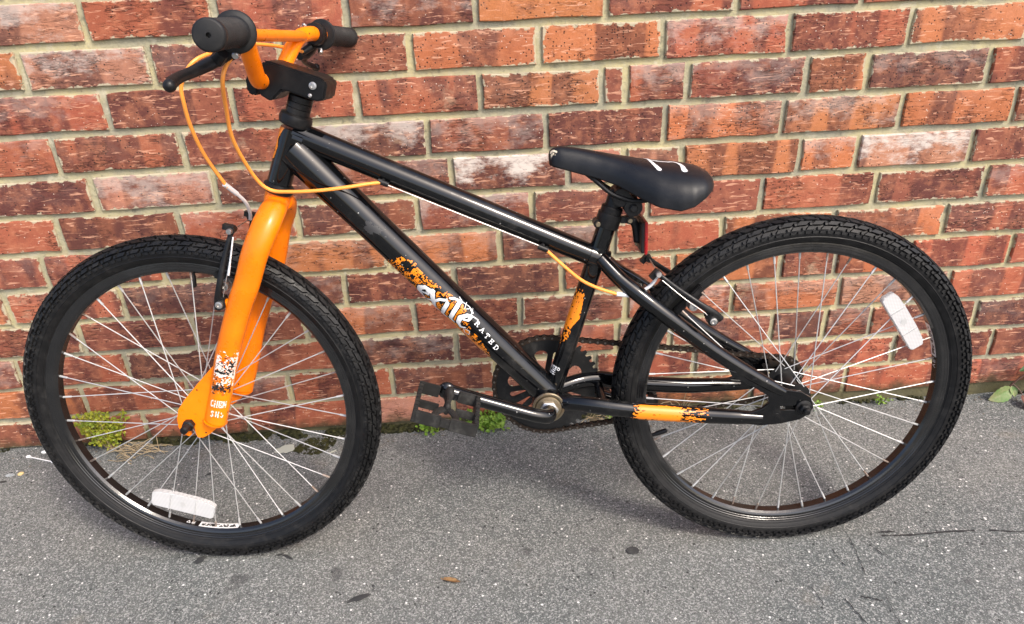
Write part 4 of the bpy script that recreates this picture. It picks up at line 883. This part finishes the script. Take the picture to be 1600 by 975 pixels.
bush('wall_weed', 'thin green shoots behind the near chain stay by the rear tyre', 1.165, -.02, gz(1.16), .03, .01, .02, 40, .006, LG2, 8, STEMG)
# dry grass wisps behind the chain and the chain stay
def wisps(label, x, y, n, L_, spread):
    r_ = empty('dry_grass', label, 'grass', Matrix.Translation((x, y, gz(x))), 'dry grass along the wall foot'); g = G()
    for _ in range(n):
        a = rnd.uniform(-spread, spread); q = L_*rnd.uniform(.5, 1); b = rnd.uniform(-.012, .012); g.tube([(b, 0, 0), (b+q*.4*math.sin(a), -.004, q*.6), (b+q*math.sin(a), -.008+rnd.uniform(-.01, .004), q*math.cos(a)*.9)], .0007, 4, smooth=2)
    g.build('blade', STRAW, r_)
wisps('dry straw wisps lying behind the chain between the chainring and rear wheel', 1.115, -.03, 26, .045, 1.3); wisps('pale dry grass stalks against the wall behind the near chain stay', 1.315, -.012, 14, .075, .9)
# moss along the joint of wall and pavement
MOSS = leaf_mat('moss', (.020, .022, .008), (.055, .055, .016), 90)
g = G()
def mossfill(x0, x1, y0, y1, n, sz):
    for _ in range(n):
        x = rnd.uniform(x0, x1); y = rnd.uniform(y0, y1)
        if vnoise(x*32, y*50, 5) < .36: continue
        s_ = sz*rnd.uniform(.5, 1.2); g.ball((x, y, gz(x)+s_*.2+(.006*rnd.random() if y > -.012 else 0)), s_, 6, (1, 1, .7))
mossfill(.14, .82, -.016, -.001, 1100, .0062); mossfill(.30, .62, -.022, -.004, 120, .005); mossfill(-.55, .1, -.007, -.001, 220, .004); mossfill(.8, 2.3, -.008, -.001, 380, .0045)
for _ in range(260):
    a = rnd.uniform(0, 6.28); q = math.sqrt(rnd.random()); x = .502+.040*q*math.cos(a)+.008*math.sin(3*a); y = -.052+.030*q*math.sin(a); s_ = rnd.uniform(.002, .0042); g.ball((x, y, gz(x)+.0008), s_, 6, (1, 1, .6))
for _ in range(40):
    x = rnd.gauss(.565, .010); y = rnd.gauss(-.022, .006); g.ball((x, y, gz(x)+.0006), rnd.uniform(.002, .0035), 6, (1, 1, .6))
o = g.build('moss', MOSS, merge=False); tag(o, 'dark green moss in the crack where the wall meets the pavement', 'moss', kind='stuff')
SPL = mat('pale_splash', (.42, .43, .36), .85)
g = G(); blob(g, .440, -.060, .020, .013, .3, 20, .25, .0035); tag(g.build('pale_splash', SPL, merge=False), 'pale dried splash on the asphalt left of the moss patch', 'splash'); g = G(); blob(g, .545, -.078, .009, .003, .6, 12, .3, .0035); tag(g.build('pale_splash', SPL, merge=False), 'small thin pale splash right of the moss patch', 'splash')
# grit gathered in the angle of wall and pavement
GRIT = rubber('grit', (.16, .14, .115), .6, .85, 90)
g = G()
for _ in range(420):
    x = rnd.uniform(-.3, 2.3); y = -.008-abs(rnd.gauss(0, .028)); q = rnd.uniform(.0009, .0024)
    g.ball((x, y, gz(x)+q*.5), q, 6, (rnd.uniform(.8, 1.5), 1, .7))
o = g.build('grit', GRIT, merge=False); tag(o, 'loose grit gathered on the pavement along the wall foot', 'grit', kind='stuff')
# litter
WH = mat('white_cotton', (.78, .78, .76), .8)
r_ = empty('cotton_swab', 'white cotton swab lying on the pavement left of the front tyre', 'cotton swab', Matrix.Translation((-.085, -.046, gz(-.085))))
g = G(); g.tube([(-.034, .013, .003), (.034, -.013, .003)], .0012, 8); g.build('stick', WH, r_)
g = G(); g.ball((-.033, .0126, .0032), .0036, 10, (1.6, .95, .9)); g.ball((.033, -.0126, .0032), .0036, 10, (1.6, .95, .9)); g.build('cotton_tip', WH, r_)
g = G(); g.ball((0, 0, .003), .0055, 10, (1.6, .7, .6)); o = g.build('paper_scrap', WH, M=Matrix.Translation((-.090, -.020, gz(-.09)))); tag(o, 'small white scrap just behind the cotton swab', 'litter')
def rock(name, label, x, y, sx, sy, sz_, col, cat):
    g = G(); g.ball((0, 0, sz_*.6), 1, 10, (sx, sy, sz_)); g.v = [tuple(q*(1+.12*(rnd.random()-.5)) for q in v) for v in g.v]
    mt = mat(label[:20], col, .8); k = N(mt); k.l(k.mix(k.ramp(k.noise(k.coord(), 300, 3), .4, .7), (*col, 1), tuple(c*.6 for c in col)+(1,)), k.b.inputs['Base Color'])
    o = g.build(name, mt, M=Matrix.Translation((x, y, gz(x))), merge=False, angle=50); tag(o, label, cat)
rock('pebble', 'small yellowish pebble on the pavement at the left edge', -.104, -.091, .0065, .006, .003, (.55, .42, .20), 'pebble')
rock('stone_chip', 'flat grey chip beside the yellowish pebble', -.126, -.092, .010, .006, .0012, (.33, .36, .37), 'stone')
rock('wood_splinter', 'dark splinter on the pavement below the grey chip', -.130, -.114, .011, .003, .0012, (.03, .028, .026), 'splinter')
DL = leaf_mat('dead_leaf', (.34, .20, .08), (.16, .08, .035), 90)
r_ = empty('dead_leaf', 'dry brown leaf lying on the asphalt in front of the bicycle', 'leaf', Matrix.Translation((.807, -.458, gz(.8)+.002)) @ Matrix.Rotation(R_(-16), 4, 'Z'))
g = G(); vs = []
for i in range(9):
    t = i/8; w_ = .0052*math.sin(math.pi*min(1, .12+t*.95))**.8; x = -.014+.030*t; vs += [(x, -w_, .003+.002*math.sin(t*5)), (x, 0, .0012), (x, w_, .0035)]
g.add(vs, [(3*i+j, 3*i+3+j, 3*i+4+j, 3*i+1+j) for i in range(8) for j in range(2)]); g.build('blade', DL, r_); g = G(); g.tube([(-.014, 0, .001), (-.019, .001, .002)], .0009, 6); g.build('stalk', DL, r_)
# sprig at the right edge
r_ = empty('leafy_sprig', 'leafy sprig with green and reddish leaves at the foot of the wall, right edge', 'plant', Matrix.Translation((2.085, -.030, gz(2.085))))
BST = mat('brown_stem', (.10, .05, .035), .6)
def leafblade(p, tip, w_, nrm, mt, curl=.2):
    p = Vector(p); tip = Vector(tip); a = tip-p; L_ = a.length; a.normalize(); b = a.cross(Vector(nrm)).normalized(); nn = b.cross(a); g = G(); vs = []; n_ = 12
    for i in range(n_+1):
        t = i/n_; q = w_*(math.sin(math.pi*t**.8)**.75)*(1+.10*(i % 2)); c = p+a*L_*t+nn*curl*L_*(t*(1-t))*1.2; vs += [c-b*q+nn*q*.35, c, c+b*q+nn*q*.35]
    g.add(vs, [(3*i+j, 3*i+3+j, 3*i+4+j, 3*i+1+j) for i in range(n_) for j in range(2)]); return g.build('leaf', mt, r_)
g = G(); g.tube([(-.03, .012, -.004), (-.018, .010, .026), (.0, .006, .055), (.03, .0, .085), (.07, -.006, .11)], [.0022, .002, .0018, .0016, .0012], 8, smooth=4); g.tube([(-.010, .008, .040), (.0, -.004, .03), (.006, -.014, .016)], .001, 6, smooth=3); g.build('stem', BST, r_)
LA = leaf_mat('mottled_leaf', (.14, .26, .07), (.32, .33, .16), 45); LB = leaf_mat('reddish_leaf', (.13, .035, .04), (.25, .14, .08), 50); LC = leaf_mat('dark_green_leaf', (.03, .075, .02), (.05, .12, .03), 40)
leafblade((-.012, .006, .030), (-.062, .002, .004), .017, (0, -1, .35), LA); leafblade((.004, -.010, .020), (.012, -.050, -.008+.004), .016, (.1, -.6, .8), LB)
leafblade((.028, -.008, .105), (-.026, -.016, .088), .009, (.1, -.5, .8), LC); leafblade((.008, .0, .06), (.05, -.02, .05), .012, (0, -.8, .6), LA); leafblade((-.012, .008, .034), (-.006, -.004, .012), .008, (0, -1, .3), LA)
leafblade((.05, -.004, .10), (.085, -.02, .07), .013, (0, -.8, .6), LC)
